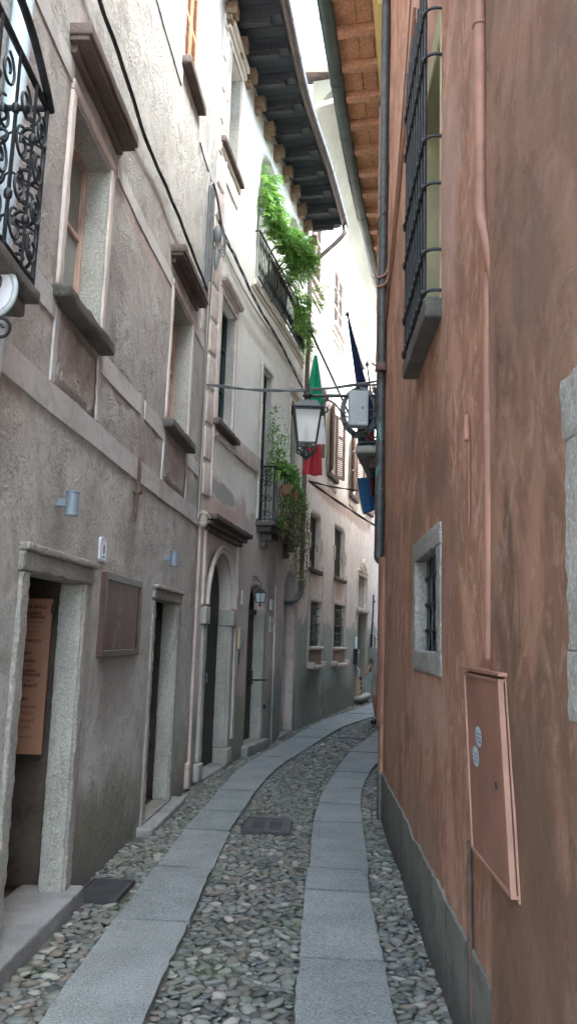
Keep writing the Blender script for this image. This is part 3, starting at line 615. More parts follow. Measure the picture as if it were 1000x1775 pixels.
def room(p,W,a,b,z1,d0,d1,mat='grot'):
    """little lobby behind the doorway: side walls, back wall, ceiling, floor"""
    bm=BM(); wbox(bm,W,a-.02,a,-d1,-d0,0,z1,.1,.01,7); wbox(bm,W,b,b+.02,-d1,-d0,0,z1,.1,.01,7); wbox(bm,W,a-.02,b+.02,-d1-.03,-d1-.001,0,z1,.1,.02,7); wbox(bm,W,a-.02,b+.02,-d1,-d0,z1+.001,z1+.03); wbox(bm,W,a,b,-d1,-d0+.02,.03,.06); return obj('lobby',bm,mat,p,smooth=180)
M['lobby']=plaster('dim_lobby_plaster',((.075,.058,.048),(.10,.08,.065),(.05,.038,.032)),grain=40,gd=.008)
bm=BM(); wbox(bm,L1,6.0,7.12,.0,.02,.05,.06); 
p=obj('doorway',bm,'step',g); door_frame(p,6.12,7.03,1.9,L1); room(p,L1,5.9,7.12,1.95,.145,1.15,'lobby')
bm=BM(); wbox(bm,L1,5.0,7.16,-.28,.10,-.05,.075,.04,.007,16,.012); obj('step',bm,'step',p,smooth=50)
bm=BM(); wbox(bm,L1,8.86,9.94,.0,.02,.05,.06)
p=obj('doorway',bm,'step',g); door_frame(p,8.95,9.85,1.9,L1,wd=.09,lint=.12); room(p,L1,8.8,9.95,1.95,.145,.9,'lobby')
bm=BM(); wbox(bm,L1,8.78,10.12,-.3,.13,-.04,.045,.06,.008,5,.02); obj('step',bm,'step',p,smooth=50)
bm=BM()
for i in range(26):
    s=random.uniform(8.92,9.2); z=.07+random.random()*1.0; r_=random.uniform(.03,.07); wbox(bm,L1,s,s+r_*1.6,-.26,-.18+random.random()*.03,z,z+r_,.05,.01,20,.01)
for i in range(30):
    s=random.uniform(9.15,9.8); z=.07+random.random()*1.0; r_=random.uniform(.03,.07); wbox(bm,L1,s,s+r_*1.6,-.90,-.86+random.random()*.03,z,z+r_,.05,.01,20,.01)
obj('rubble_wall',bm,'pit',p,smooth=60)
bm=BM(); wbox(bm,L1,9.02,9.75,-.34,-.30,.08,1.88); 
# near balcony, downpipe
def scroll(bm,T,c,r,a0,turns,tr,dirn=1,n=26,grow=.28):
    pts=[]
    for i in range(n+1):
        t=i/n; rr_=r*(grow+(1-grow)*(1-t)); a=a0+dirn*turns*2*math.pi*t; pts.append(T(c[0]+rr_*math.cos(a),c[1]+rr_*math.sin(a)))
    tube(bm,pts,tr,6)
def balcony(parent,W,s0,s1,o,zs,zt,slabth,mat='iron',style='scroll'):
    bm=BM(); wbox(bm,W,s0-.05,s1+.025,-.03,o+.03,zs-slabth*.45,zs,.1,.006,6,.012); wbox(bm,W,s0,s1+.01,-.03,o-.02,zs-slabth,zs-slabth*.45-.002,.1,.008,6,.02); p=obj('balcony',bm,'stoned',parent,smooth=40); lab(p,'stone balcony slab with iron rail')
    rail=BM(); T=lambda s,oo,z:W(s,oo,z)
    for z,r in ((zt,.014),(zs+.04,.009)):
        tube(rail,[T(s0,0,z),T(s0,o*.5,z),T(s0,o,z)],r,6); tube(rail,[T(s1,0,z),T(s1,o*.5,z),T(s1,o,z)],r,6); tube(rail,[T(s0+(s1-s0)*t,o,z) for t in np.linspace(0,1,12)],r,6)
    for s,oo in ((s0,0.01),(s0,o),(s1,.01),(s1,o)): tube(rail,[T(s,oo,zs-.01),T(s,oo,(zs+zt)/2),T(s,oo,zt+.01)],.011,6)
    obj('railing',rail,mat,p,smooth=60); return p
bp=balcony(g,L1,3.3,5.10,.29,2.98,3.80,.12)
bm=BM()
def S_(s): return lambda a,b,s=s:L1(s,a,b)
# end panel (plane across the balcony) and front panel with scrolls
for sp in (5.12,):
    for k,(zc) in enumerate((3.12,3.31,3.50,3.69)):
        T=lambda a,b,sp=sp:L1(sp,a,b)
        for oc,dr in ((.085,1),(.215,-1)):
            scroll(bm,T,(oc,zc),.062,R_(90),1.25,.0085,dr)
            scroll(bm,T,(oc,zc+.085),.045,R_(-90),1.1,.007,-dr)
        tube(bm,[T(.02,zc-.07),T(.09,zc-.02),T(.15,zc+.02),T(.21,zc-.02),T(.285,zc-.07)],.006,6)
    tube(bm,[L1(sp,.15,3.03),L1(sp,.15,3.4),L1(sp,.15,3.79)],.007,6)
for i,s in enumerate(np.arange(3.42,5.1,.19)):
    T=lambda a,b,s=s:L1(s+a,.30,b); tube(bm,[T(0,3.0),T(0,3.4),T(0,3.79)],.007,6)
    for zc,dr in ((3.12,1),(3.29,-1),(3.46,1),(3.64,-1)): scroll(bm,T,(.09,zc),.07,R_(90),1.3,.006,dr,20)
    for zc in (3.2,3.55): 
        bb=T(0,zc); lathe(bm,[(.010,-.02),(.017,-.01),(.017,.01),(.010,.02)],bb,6)
# curved handrail sweeping up
tube(bm,curve([L1(5.12,.30,3.80),L1(5.0,.31,3.84),L1(4.8,.31,3.93),L1(4.5,.31,3.96),L1(3.4,.31,3.96)]),.017,8)
obj('scroll_ironwork',bm,'iron',bp,smooth=60)
bm=BM(); tube(bm,[L1(5.30,.06,z) for z in np.linspace(2.2,10,12)],.048,14); obj('downpipe',bm,'pipew',g,smooth=60)
bm=BM(); tube(bm,[L1(10.68,.025,z) for z in np.linspace(.1,2.85,8)],.02,8); wbox(bm,L1,10.61,10.75,-.01,.045,.02,.28,.05,.006,9,.015); obj('conduit',bm,'pipep',g,smooth=60)
# ---- things fixed to the first house
def wall_light(s,z,label):
    c=L1(s,.085,z); r=empty('wall_light',L1(s,.02,z),label,'wall lamp','cylindrical wall lights on the grey plaster')
    bm=BM(); lathe(bm,[(.036,-.075),(.040,-.073),(.040,-.06),(.037,-.058),(.037,.055),(.040,.057),(.040,.066),(.036,.068)],c,22); obj('shade',bm,'blueg',r,smooth=50)
    bm=BM(); wbox(bm,L1,s-.014,s+.014,-.01,.055,z-.022,z+.022,.1,0,9,.005); obj('bracket',bm,'blueg',r)
    bm=BM(); lathe(bm,[(.028,-.0765),(.028,-.0755)],c,18); obj('lens',bm,'frost',r)
wall_light(6.47,2.32,'blue grey cylinder wall light above the nearest doorway')
wall_light(9.24,2.285,'small blue grey cylinder wall light above the second doorway')
def text(s_,size,T,parent,mat,x,z,align='LEFT',ext=.0008,name='lettering',bold=0):
    c=bpy.data.curves.new('t','FONT'); c.body=s_; c.size=size; c.extrude=ext; c.align_x=align; c.offset=bold; c.resolution_u=2
    t=bpy.data.objects.new('t',c); COL.objects.link(t); bpy.context.view_layer.update(); dg=bpy.context.evaluated_depsgraph_get(); me=bpy.data.meshes.new_from_object(t.evaluated_get(dg)); bpy.data.objects.remove(t); 
    bm=BM(); bm.from_mesh(me); bpy.data.meshes.remove(me)
    for v in bm.verts: v.co=T(x+v.co.x,v.co.z,z+v.co.y)
    if mat is None: return bm
    return obj(name,bm,mat,parent,recalc=False)
r=empty('house_number_tile',L1(7.37,.02,2.14),'white enamel number eight tile left above the poster case','sign')
bm=BM(); T=lambda s,o,z:L1(s,o,z)
oc=[(7.285,2.085),(7.30,2.07),(7.44,2.07),(7.455,2.085),(7.455,2.215),(7.44,2.23),(7.30,2.23),(7.285,2.215)]
va=[bm.verts.new(L1(s,.0,z)) for s,z in oc]; vb=[bm.verts.new(L1(s,.014,z)) for s,z in oc]; bm.faces.new(va[::-1]); bm.faces.new(vb)
for k in range(8): bm.faces.new((va[k],va[(k+1)%8],vb[(k+1)%8],vb[k]))
obj('tile',bm,'white',r)
bm=BM(); ins=[(7.37+(s-7.37)*.86,2.15+(z-2.15)*.88) for s,z in oc]
tube(bm,[L1(s,.0155,z) for s,z in ins+[ins[0]]],.0018,4); obj('border',bm,'inkb',r)
TL=lambda x,o,z:L1(7.37+x,.0145+o,z)
text('8',.085,TL,r,'ink',0,2.125,'CENTER',name='number'); text('ROSSO',.022,TL,r,'inkb',0,2.094,'CENTER',name='small_lettering')
# poster case
r=empty('poster_case',L1(7.8,.03,1.7),'dark wooden glazed poster case with brown poster with painted glare between the doorways','display case')
bm=BM(); a,b,c,d=7.38,8.36,1.435,2.005
wbox(bm,L1,a,b,-.015,.045,c,c+.045,.1,0,9,.004); wbox(bm,L1,a,b,-.015,.045,d-.05,d,.1,0,9,.004); wbox(bm,L1,a,a+.05,-.015,.044,c+.046,d-.051); wbox(bm,L1,b-.05,b,-.015,.044,c+.046,d-.051); obj('frame',bm,'mah',r)
n=NB('glare_brown_poster'); yy=n.y(); zz=n.z()
f1=n.noise(3,6,.6,n.vec((1,3,.8))); col=n.mix((.36,.25,.21),(.44,.36,.34),n.rg(zz,1.5,1.9)); col=n.mix(col,(.28,.19,.16),n.math('MULTIPLY',n.rg(f1,.45,.7),.5)); f2=n.noise(2.2,4,.5,n.vec((1,9,2.2)),dist=.8); col=n.mix(col,(.52,.42,.38),n.math('MULTIPLY',n.rg(f2,.56,.64),.8)); M['poster']=n.fin(col,.5)  # poster tones raised to hold the glare of the cover glass
bm=BM(); wbox(bm,L1,a+.05,b-.05,.0,.02,c+.045,d-.05); obj('poster',bm,'poster',r)
bm=BM() # pale creased figure and crest on the poster
def poly(pts,o=.0225,th=.0015):
    va=[bm.verts.new(L1(s,o,z)) for s,z in pts]; bm.faces.new(va)
poly([(7.78,1.94),(7.86,1.94),(7.88,1.80),(7.88,1.74),(7.80,1.73),(7.74,1.76),(7.78,1.80)]); poly([(7.74,1.49),(7.69,1.49),(7.74,1.62),(7.80,1.69),(7.86,1.67),(7.90,1.49),(7.87,1.49),(7.84,1.62),(7.80,1.66),(7.77,1.61)]); poly([(7.90,1.765),(8.18,1.73),(8.18,1.735),(7.90,1.771)])
obj('pale_figure',bm,simple('pale_poster_shape',(.58,.50,.46),.6,.15,8),r)
text('MOSTRA',.06,lambda x,o,z:L1(7.45+x,.0223+o,z),r,simple('faded_red_ink',(.16,.055,.05),.6,.1),0,1.83,name='faint_lettering') if False else None
m_=NB('clear_cover_glass'); m_.b.inputs['Transmission Weight'].default_value=1; m_.b.inputs['Roughness'].default_value=.03; m_.b.inputs['IOR'].default_value=1.15; M['clear']=m_.m
bm=BM(); wbox(bm,L1,a+.051,b-.051,.032,.034,c+.046,d-.051); obj('glass',bm,'clear',r)
# orange board standing in the first doorway, squarely facing down the alley
yb=4.98; q=L1(6.95,-.235,0); xr=-1.565+0.0
XR=-1.445; XL=XR-.42
r=empty('gallery_sign',((XL+XR)/2,yb,.85),'orange brown gallery sign board lettered in capitals inside nearest doorway','sign')
TB=lambda x,o,z:Vector((x,yb-o,z))
bm=BM(); box(bm,XL,XR,yb,yb+.02,.86,1.795); obj('board',bm,'signo',r)
bm=BM(); box(bm,XR-.004,XR+.012,yb-.004,yb+.018,1.70,1.76); obj('hinge',bm,'iron',r)
bm=BM(); box(bm,XL-.12,XR-.02,yb+.021,yb+.035,1.70,1.73); obj('mounting_bar',bm,'mah',r)
lines=[('SAN GIULIO',.026,1.735,-.052,1),('GALLERIA',.026,1.695,-.10,1),('VECCHIO BORGO',.026,1.672,-.062,1),('Via Motta, 10',.022,1.642,-.085,0),('- verso Lago -',.019,1.620,-.115,0),('Via Bossi, 8',.022,1.586,-.115,0),('- via Comune -',.019,1.564,-.108,0),('0322 90.51.51',.024,1.528,-.085,1),
('NOVARA',.026,1.405,-.125,1),('- sede -',.019,1.383,-.145,0),('GALLERIA',.026,1.345,-.115,1),('DELLA COTAROSS',.026,1.321,-.065,1),('Via Costa, 2',.022,1.288,-.12,0),('0321 39.26.37',.024,1.256,-.09,1),
('ARTE CONTEMPORANEA',.024,1.130,-.075,0),('MOBILI STORICI',.024,1.092,-.105,0),('MODA GIOVANILE"',.024,1.048,-.08,0),('ARTE E MODA',.024,1.008,-.12,0),('OGGETTI INTERESSANTI',.015,.955,-.092,0)]
bmt=BM()
for t_,sz,z,xo,bo in lines:
    b2=text(t_,sz,TB,None,None,0,z,'LEFT',bold=.0012 if bo else 0); xs_=[v.co.x for v in b2.verts]; sh=XR+xo*.62-max(xs_) 
    for v in b2.verts: v.co.x+=sh
    me_=bpy.data.meshes.new('x'); b2.to_mesh(me_); b2.free(); bmt.from_mesh(me_); bpy.data.meshes.remove(me_)
for z in (1.46,1.185):
    x=XR-.16
    for k in range(7):
        h=.014*(1-k/8); box(bmt,x+k*.009,x+k*.009+.006,yb-.0012,yb+.001,z-h,z+h)
    for k in range(9):
        a=k*math.tau/9; box(bmt,x-.022+.012*math.cos(a)-.003,x-.022+.012*math.cos(a)+.003,yb-.0012,yb+.001,z+.012*math.sin(a)-.003,z+.012*math.sin(a)+.003)
for v in bmt.verts: v.co.y=min(v.co.y,yb-.0003) if v.co.y<yb+.0005 else v.co.y
obj('lettering',bmt,'signt',r,recalc=False)
# rust-stained bracket on string course
r=tag(obj('rusty_bracket',(lambda bm:(tube(bm,[L1(8.085,.03,2.95),L1(8.09,.035,2.8),L1(8.08,.03,2.7),L1(8.065,.03,2.55),L1(8.05,.02,2.45)],.016,6,rf=lambda t:1.2-.9*abs(t-.4)),wbox(bm,L1,8.05,8.12,.0,.06,2.67,2.69),bm)[-1])(BM()),'rust',smooth=60),'rusty bent iron strap hanging off the pale string course','bracket')
# hanging oval sign near the first balcony
c=L1(4.85,.22,2.78); r=empty('hanging_sign',c,'round white sign with grey rim and iron curl under the near balcony','sign')
bm=BM(); TT=lambda a,b:c+Vector((a,0,b)); tube(bm,[TT(.10*math.cos(t),.085+.11*math.sin(t)) for t in np.linspace(0,math.tau,28)],.012,8,cap=False); obj('rim',bm,'grey',r,smooth=60)
bm=BM(); lathe(bm,[(.1,-.004),(.1,.004)],c,26,T=lambda v:c+Vector((v.x,v.z,.085+v.y*1.08))); obj('panel',bm,'white',r)
bm=BM(); scroll(bm,TT,(.055,-.07),.045,R_(100),1.2,.007,-1); scroll(bm,TT,(-.055,-.07),.045,R_(80),1.2,.007,1); tube(bm,[TT(0,.2),TT(0,.19)],.008,6); tube(bm,[L1(4.85,0,3.0)+Vector((0,0,0)),c+Vector((-.1,0,.215)),c+Vector((.0,0,.195))],.008,6); obj('curl',bm,'iron',r,smooth=60)
# ================================================================== HOUSE 2 (eaves, wisteria balcony, arches)
g=empty('eaved_house',(-.6,11.5,0),'tall pale house with dark wooden eaves and arched doorways','house')
E2=L2.L
ops=[(.42,1.6,.02,2.62,.60,.0),(2.55,3.3,.14,2.36,.36,.15),(4.62,5.52,.0,2.74,.5,.22),(.45,1.22,4.14,5.72,0,.15),(2.80,3.30,3.3,5.62,0,.13),(4.62,5.15,3.4,5.66,0,.13),(.20,.98,7.6,9.0,0,.2),(2.28,3.36,6.78,8.98,.52,.35),(4.1,5.2,6.78,8.98,.52,.35)]
ops[0]=(.42,1.6,.02,2.62,.60,.15)
bm=wallmesh(L2,0.0,E2,-.06,9.5,ops,.008,.15); obj('wall',bm,'p2',g,smooth=180)
bm=BM(); shell(bm,L2,0,E2,-.06,9.5); obj('back_wall',bm,'p2',g)
# interiors
for (a,b,c,d,nm,mt,dd) in ((.42,1.6,0,2.62,'x','dark',1.6),(2.28,3.36,6.78,8.98,'y','x',1.2),(4.1,5.2,6.78,8.98,'y','x',1.2)):
    if nm=='y':
        bm=BM(); wbox(bm,L2,a-.15,b+.15,-dd-.05,-dd,c-.05,d+.1); o=obj('loggia_wall',bm,simple('pale_green_loggia',(.42,.52,.36),.9,.08),g)
        bm=BM(); wbox(bm,L2,a-.15,b+.15,-dd,-.36,c-.06,c-.01); obj('loggia_floor',bm,'stoned',g)
# eaves
gz=9.44
bm=BM(); wbox(bm,L2,-.5,E2+.02,.0,.638,9.505,9.53,.6); ro=obj('roof',roofbm(L2,-.5,E2+.05,9.56,.68,4.,1.7),'tile',g)
so_=obj('soffit_boards',bm,'soff',ro)
bm=BM()
for s in np.arange(-.5,E2,.19): wbox(bm,L2,s,s+.006,.02,.63,9.50,9.506)
ss=np.arange(-.25,E2-.1,.585)
for s in ss:
    bm2=BM(); wbox(bm2,L2,s,s+.13,-.03,.637,9.40,9.503,.3,.003); wbox(bm2,L2,s+.025,s+.105,.10,.50,9.34,9.398,.3,.002); obj('rafter',bm2,'raft',ro)
    bm2=BM(); wbox(bm2,L2,s+.26,s+.42,-.03,.15,9.21,9.37,.08,.008,9,.012); wbox(bm2,L2,s+.28,s+.40,-.03,.09,9.13,9.209,.08,.008,9,.01); obj('corbel',bm2,'corb',ro,smooth=35)
for s0,s1 in ((x,x+.09) for x in np.arange(-.4,E2-.2,.585)): pass
obj('board_joint',bm,'dark',ro)
def gutter(parent,pts,r,mat,name='gutter',th=.004,joints=True):
    """half round gutter, open on top, following pts"""
    bm=BM(); rings=[]; K=10
    for i,p in enumerate(pts):
        t=(pts[min(i+1,len(pts)-1)]-pts[max(i-1,0)]); t.z=0; t.normalize(); sd_=Vector((t.y,-t.x,0)); ring=[]
        for k in range(K+1):
            a=math.pi+math.pi*k/K; ring.append(bm.verts.new(p+sd_*math.cos(a)*r+Vector((0,0,math.sin(a)*r))))
        for k in range(K,-1,-1):
            a=math.pi+math.pi*k/K; ring.append(bm.verts.new(p+sd_*math.cos(a)*(r-th)+Vector((0,0,math.sin(a)*(r-th)))))
        rings.append(ring)
    n_=len(rings[0])
    for a,b in zip(rings,rings[1:]):
        for k in range(n_): bm.faces.new((a[k],a[(k+1)%n_],b[(k+1)%n_],b[k]))
    for e in (rings[0],rings[-1]):
        bm.faces.new(e)
    o=obj(name,bm,mat,parent,smooth=50)
    if joints:
        bm=BM()
        step=max(1,len(pts)//8)
        for i in range(step//2,len(pts)-1,step):
            p=pts[i]; t=(pts[i+1]-pts[i]); t.z=0; t.normalize(); sd_=Vector((t.y,-t.x,0)); tube(bm,[p+sd_*math.cos(a)*(r+.002)+Vector((0,0,math.sin(a)*(r+.002))) for a in np.linspace(math.pi,math.tau,12)],.004,5)
            tube(bm,[p+sd_*r*.99+Vector((0,0,-.01)),p+sd_*(r+.02)+Vector((0,0,.03))],.004,5)
        obj('gutter_clip',bm,mat,parent)
    return o
gp=[L2(s,.715,9.46) for s in np.linspace(-.5,E2-.02,46)]
gutter(ro,gp,.07,'gutb')
bm=BM(); wbox(bm,L2,-.5,E2,.64,.655,9.45,9.56,.6); obj('fascia',bm,'dark',ro)
# downpipe: from gutter end back to the wall, down, and curling into the niche
pe=L2(E2-.12,.715,9.39); xw=lambda z:L2(E2-.16,.085,z)
bm=BM(); tube(bm,curve([pe,pe+Vector((0,0,-.14)),L2(E2-.12,.60,9.10),L2(E2-.14,.28,8.80),xw(8.6),xw(8.35)],5)+[xw(z) for z in np.linspace(8.0,2.65,8)],.043,12); 
for z in (7.6,5.9,4.4,3.0): lathe(bm,[(.05,-.02),(.05,.02)],xw(z),14)
obj('downpipe',bm,'gutb',g,smooth=60)
bm=BM(); tube(bm,curve([xw(2.63),xw(2.45),L2(E2-.30,.05,2.30),L2(E2-.55,-.02,2.22),L2(E2-.85,-.14,2.20)],6),.052,12); obj('pipe_elbow',bm,simple('blue_grey_zinc',(.10,.12,.145),.4,.2,6,.1,.001,.5),g,smooth=60)
# quoins
bm=BM(); z=3.15
while z<9.3:
    wbox(bm,L2,.02,.30,-.02,.018,z+.02,z+.37,.1,.003,6,.006); z+=.42
obj('quoin',bm,'trim',g,smooth=35)
bm=BM(); wbox(bm,L2,.33,.36,-.02,.028,3.2,9.3,.2,.003); obj('pilaster_strip',bm,'trim',g,smooth=35)
# string mouldings
bm=BM(); wbox(bm,L2,1.46,2.72,-.02,.03,3.95,4.2,.1,.004,6,.01); obj('raised_panel',bm,'trim',g,smooth=35)
bm=BM()
for z0,z1,o,a,b in ((6.62,6.70,.05,2.1,E2-.25),(6.55,6.60,.025,2.0,E2-.22),(6.30,6.33,.012,.05,E2-.2),(6.12,6.2,.02,.0,.3)): wbox(bm,L2,a,b,-.02,o,z0,z1,.12,.003,6,.006)
obj('string_course',bm,'creamst',g,smooth=35)
# windows
p=casement(g,L2,.45,1.22,4.14,5.72,.14,'green','glass',1,(.35,.7)); surround(p,L2,.45,1.22,4.14,5.72,.07,.03,'trim'); hood(p,'hood',L2,.36,1.36,5.82,5.96,.09,'trim')
bm=BM(); wbox(bm,L2,1.195,1.22,-.14,.004,4.14,5.72,.1,.002); obj('stone_reveal',bm,'stonew',p)
slab(p,'sill',L2,.30,1.42,.10,4.05,4.13,'stoneb',.012)
bm=BM()
for k in range(9):
    bm=BM(); scroll(bm,lambda a,b,k=k:L2(.42+k*.115+a,.02,3.97+b),(0,0),.045,k,1.1,.012,1 if k%2 else -1,14); obj('stucco_garland',bm,'trim',p,smooth=60)
p=casement(g,L2,2.80,3.30,3.3,5.62,.12,'green','glass',1,(.3,.55,.8)); surround(p,L2,2.80,3.30,3.3,5.62,.06,.025,'trim'); 
bm=BM(); wbox(bm,L2,3.275,3.30,-.12,.004,3.3,5.62,.1,.002); obj('stone_reveal',bm,'stonew',p)
p=casement(g,L2,4.62,5.15,3.4,5.66,.12,'green','glass',1,(.5,)); surround(p,L2,4.62,5.15,3.4,5.66,.06,.03,'creamst'); hood(p,'hood',L2,4.5,5.27,5.76,5.90,.08,'creamst')
bm=BM(); wbox(bm,L2,5.125,5.15,-.12,.004,3.4,5.66,.1,.002); obj('stone_reveal',bm,'stonew',p)
p=casement(g,L2,.20,.98,7.6,9.0,.18,'creamst','glass',1,(.5,)); surround(p,L2,.20,.98,7.6,9.0,.06,.03,'creamst',bottom=False); slab(p,'sill',L2,.05,1.12,.08,7.5,7.59,'stoneb',.006)
bm=BM(); wbox(bm,L2,.06,1.12,-.02,.03,7.42,7.5,.1,.004); wbox(bm,L2,.12,1.06,-.02,.015,7.18,7.40,.1,.004); obj('apron',bm,'creamst',p,smooth=35)
bm=BM(); wbox(bm,L2,.10,1.08,-.02,.06,9.08,9.14,.1,0,9,.01); wbox(bm,L2,.14,1.04,-.02,.10,9.142,9.24,.1,0,9,.015); wbox(bm,L2,.3,.88,-.02,.06,9.242,9.34,.1,0,9,.02)
for k in (0,1): scroll(bm,lambda a,b,k=k:L2(.28+k*.62+a,.05,9.28+b),(0,0),.07,0,1.2,.02,1 if k else -1,16)
obj('carved_cornice',bm,'creamst',p,smooth=50)
bm=BM(); wbox(bm,L2,.955,.98,-.18,.004,7.6,9.0); obj('stone_reveal',bm,'stonew',p)
# balcony lattice railing
bm=BM(); a,b=2.12,5.35; z0,z1=6.74,7.45
T=lambda s,z:L2(s,.07,z)
for z in (z0,z1): tube(bm,[T(s,z) for s in np.linspace(a,b,14)],.014,6)
for s in np.arange(a,b+.01,.085):
    tube(bm,[T(s,z0),T(s,(z0+z1)/2),T(s,z1)],.0075,5)
k=0
s=a
while s<b-.15:
    tube(bm,[T(s,z0+.02),T(s+.1,(z0+z1)/2),T(s,z1-.02)],.006,5); tube(bm,[T(s+.17,z0+.02),T(s+.07,(z0+z1)/2),T(s+.17,z1-.02)],.006,5); s+=.17
for s in (a,b): tube(bm,[L2(s,0,z1),L2(s,.03,z1),T(s,z1)],.012,5)
obj('lattice_railing',bm,'iron',g,smooth=60)
# balcony 2
bp=balcony(g,L2,2.78,4.7,.24,3.26,4.08,.14)
bm=BM()
for s in np.arange(2.86,4.7,.095): tube(bm,[L2(s,.24,3.28),L2(s,.24,3.6),L2(s,.24,4.08)],.007,5)
for z in (3.38,3.6,3.83,3.98):
    for dr in (1,-1): scroll(bm,lambda a,b,z=z:L2(2.78,.12+a,z+b),(.055*dr,0),.055,R_(90),1.2,.007,dr,18)
tube(bm,[L2(2.78,.12,3.28),L2(2.78,.12,3.6),L2(2.78,.12,4.06)],.008,5)
obj('baluster',bm,'iron',bp,smooth=60)
bm=BM()
for s in (2.95,4.4):
    bm=BM(); wbox(bm,L2,s,s+.12,-.02,.18,3.0,3.12,.05,.006,9,.02); wbox(bm,L2,s,s+.12,-.02,.09,2.9,2.999,.05,.006,9,.02); obj('bracket',bm,'stoned',bp,smooth=40)
# big arched door with hood
bm=BM(); wbox(bm,L2,.40,1.62,-.19,-.15,.0,2.64); p=obj('arched_door',bm,'doork',g)
bm=BM()
for s0,s1 in ((.46,.98),(1.02,1.56)):
    for z0,z1 in ((.12,.62),(.70,1.05),(1.12,1.45),(1.5,2.0)):
        wbox(bm,L2,s0+.03,s1-.03,-.155,-.138,z0,z1,.3,0,9,.008)
obj('door_panel',bm,'doork',p)
bm=BM(); tube(bm,[L2(1.0,-.13,1.05),L2(1.0,-.10,1.05),L2(1.0,-.10,1.15),L2(1.0,-.13,1.15)],.008,6); obj('handle',bm,'grey',p)
for s0,s1,t0,t1 in ((1.60,1.74,1.565,1.79),(.28,.42,.23,.435)):
    bm=BM(); wbox(bm,L2,s0,s1,-.145,.035,.22,1.72,.06,.004,8,.015); q_=obj('pilaster',bm,'stonew',p,smooth=40)
    bm=BM(); wbox(bm,L2,t0,t1,-.147,.055,.02,.215,.06,.004,8,.02); obj('pilaster_base',bm,'stonew',p,smooth=40)
    bm=BM(); wbox(bm,L2,t0,t1,-.147,.06,1.725,1.93,.06,.004,8,.02); obj('impost',bm,'stonew',p,smooth=40)
bm=BM(); wbox(bm,L2,1.57,1.598,-.147,.0,.22,1.72,.06,.003,8,.01); obj('reveal_stone',bm,'stonew',p,smooth=40)
bm=BM()
for off_,r_,e in ((.05,.03,.03),(.10,.02,.045)):
    tube(bm,[L2(s,e,z) for s,z in arcz(.42-off_,1.6+off_,1.95,.62+off_,24)],r_,8)
obj('archivolt',bm,'trim',p,smooth=60)
bm=BM(); wbox(bm,L2,1.80,1.92,-.02,.04,.3,2.78,.1,.004,8,.012); obj('side_strip',bm,'trim',p,smooth=40); bm=BM(); wbox(bm,L2,.20,.27,-.02,.03,1.94,2.78,.1,.004,8,.012); obj('side_strip',bm,'trim',p,smooth=40)
bm=BM(); wbox(bm,L2,.10,2.02,-.02,.17,2.90,2.965,.06,.006,8,.015); wbox(bm,L2,.16,1.96,-.02,.11,2.84,2.898,.08,.004,8,.012); wbox(bm,L2,.22,1.90,-.02,.06,2.78,2.838,.08,.004,8,.012); obj('hood',bm,'stoneb',p,smooth=40)
bm=BM(); wbox(bm,L2,.3,1.75,-.45,.05,-.04,.035,.08,.006,6,.02); obj('step',bm,'step',p,smooth=50)
# second arched door
bm=BM(); wbox(bm,L2,2.53,3.32,-.19,-.15,.12,1.93); p=obj('arched_door',bm,'doorb',g); lab(p,'narrow brown panelled door under an iron fanlight')
bm=BM(); 
for z0,z1 in ((.2,.42),(.48,.78)): wbox(bm,L2,2.6,3.24,-.155,-.138,z0,z1,.3,0,9,.01)
wbox(bm,L2,2.6,2.9,-.155,-.14,.86,1.88,.3,0,9,.01); wbox(bm,L2,2.95,3.24,-.155,-.14,.86,1.88,.3,0,9,.01); obj('door_panel',bm,'doorb',p)
bm=BM(); wbox(bm,L2,2.53,3.32,-.17,-.10,1.931,2.0); obj('transom',bm,'doork',p)
bm=BM(); wbox(bm,L2,2.53,3.32,-.2,-.16,2.001,2.38); obj('pane',bm,'dark',p)
bm=BM()
for k in range(5): a=math.pi*(k+1)/6; tube(bm,[L2(2.925,-.12,2.02),L2(2.925+.34*math.cos(a)*.5,-.12,2.02+.17*math.sin(a)),L2(2.925+.34*math.cos(a),-.12,2.02+.32*math.sin(a))],.008,5)
tube(bm,[L2(s,-.12,z) for s,z in arcz(2.75,3.1,2.02,.16,12)],.007,5); obj('fanlight_bar',bm,'iron',p)
bm=BM(); wbox(bm,L2,3.275,3.42,-.145,.025,.14,2.0,.08,.006,8,.015); obj('stone_jamb',bm,'stonew',p,smooth=40)
bm=BM(); tube(bm,[L2(3.2,-.12,.98),L2(3.3,.05,.98),L2(3.38,.06,.98)],.012,6); wbox(bm,L2,3.14,3.24,-.138,-.11,.92,1.12); wbox(bm,L2,3.38,3.43,.02,.05,.56,.62); obj('bolt',bm,'iron',p)
bm=BM(); wbox(bm,L2,2.45,3.55,-.34,.09,-.04,.13,.08,.008,6,.02); obj('step',bm,'step',p,smooth=50)
# niche
M['nich']=plaster('lit_pink_niche_lining',((.66,.54,.49),(.58,.50,.46),(.46,.41,.37)),grain=60,gd=.006)  # pink niche side, paled further to hold the light falling on it
bm=BM(); wbox(bm,L2,4.55,5.6,-.26,-.22,0,2.76); p=obj('niche',bm,'doork',g); bm=BM(); wbox(bm,L2,5.50,5.518,-.219,.006,.04,2.24,.1,.003,9); obj('niche_lining',bm,'nich',p,smooth=60); bm=BM(); wbox(bm,L2,4.5,5.6,-.44,.02,-.04,.04,.1,.006,6,.02); obj('step',bm,'step',p,smooth=50)  # dark back panel stands in for the shade of the deep opening
bm=BM(); wbox(bm,L2,3.95,4.15,-.02,.025,.0,2.4,.15,.005,6,.01); obj('pilaster_strip',bm,'p2',g,smooth=40)
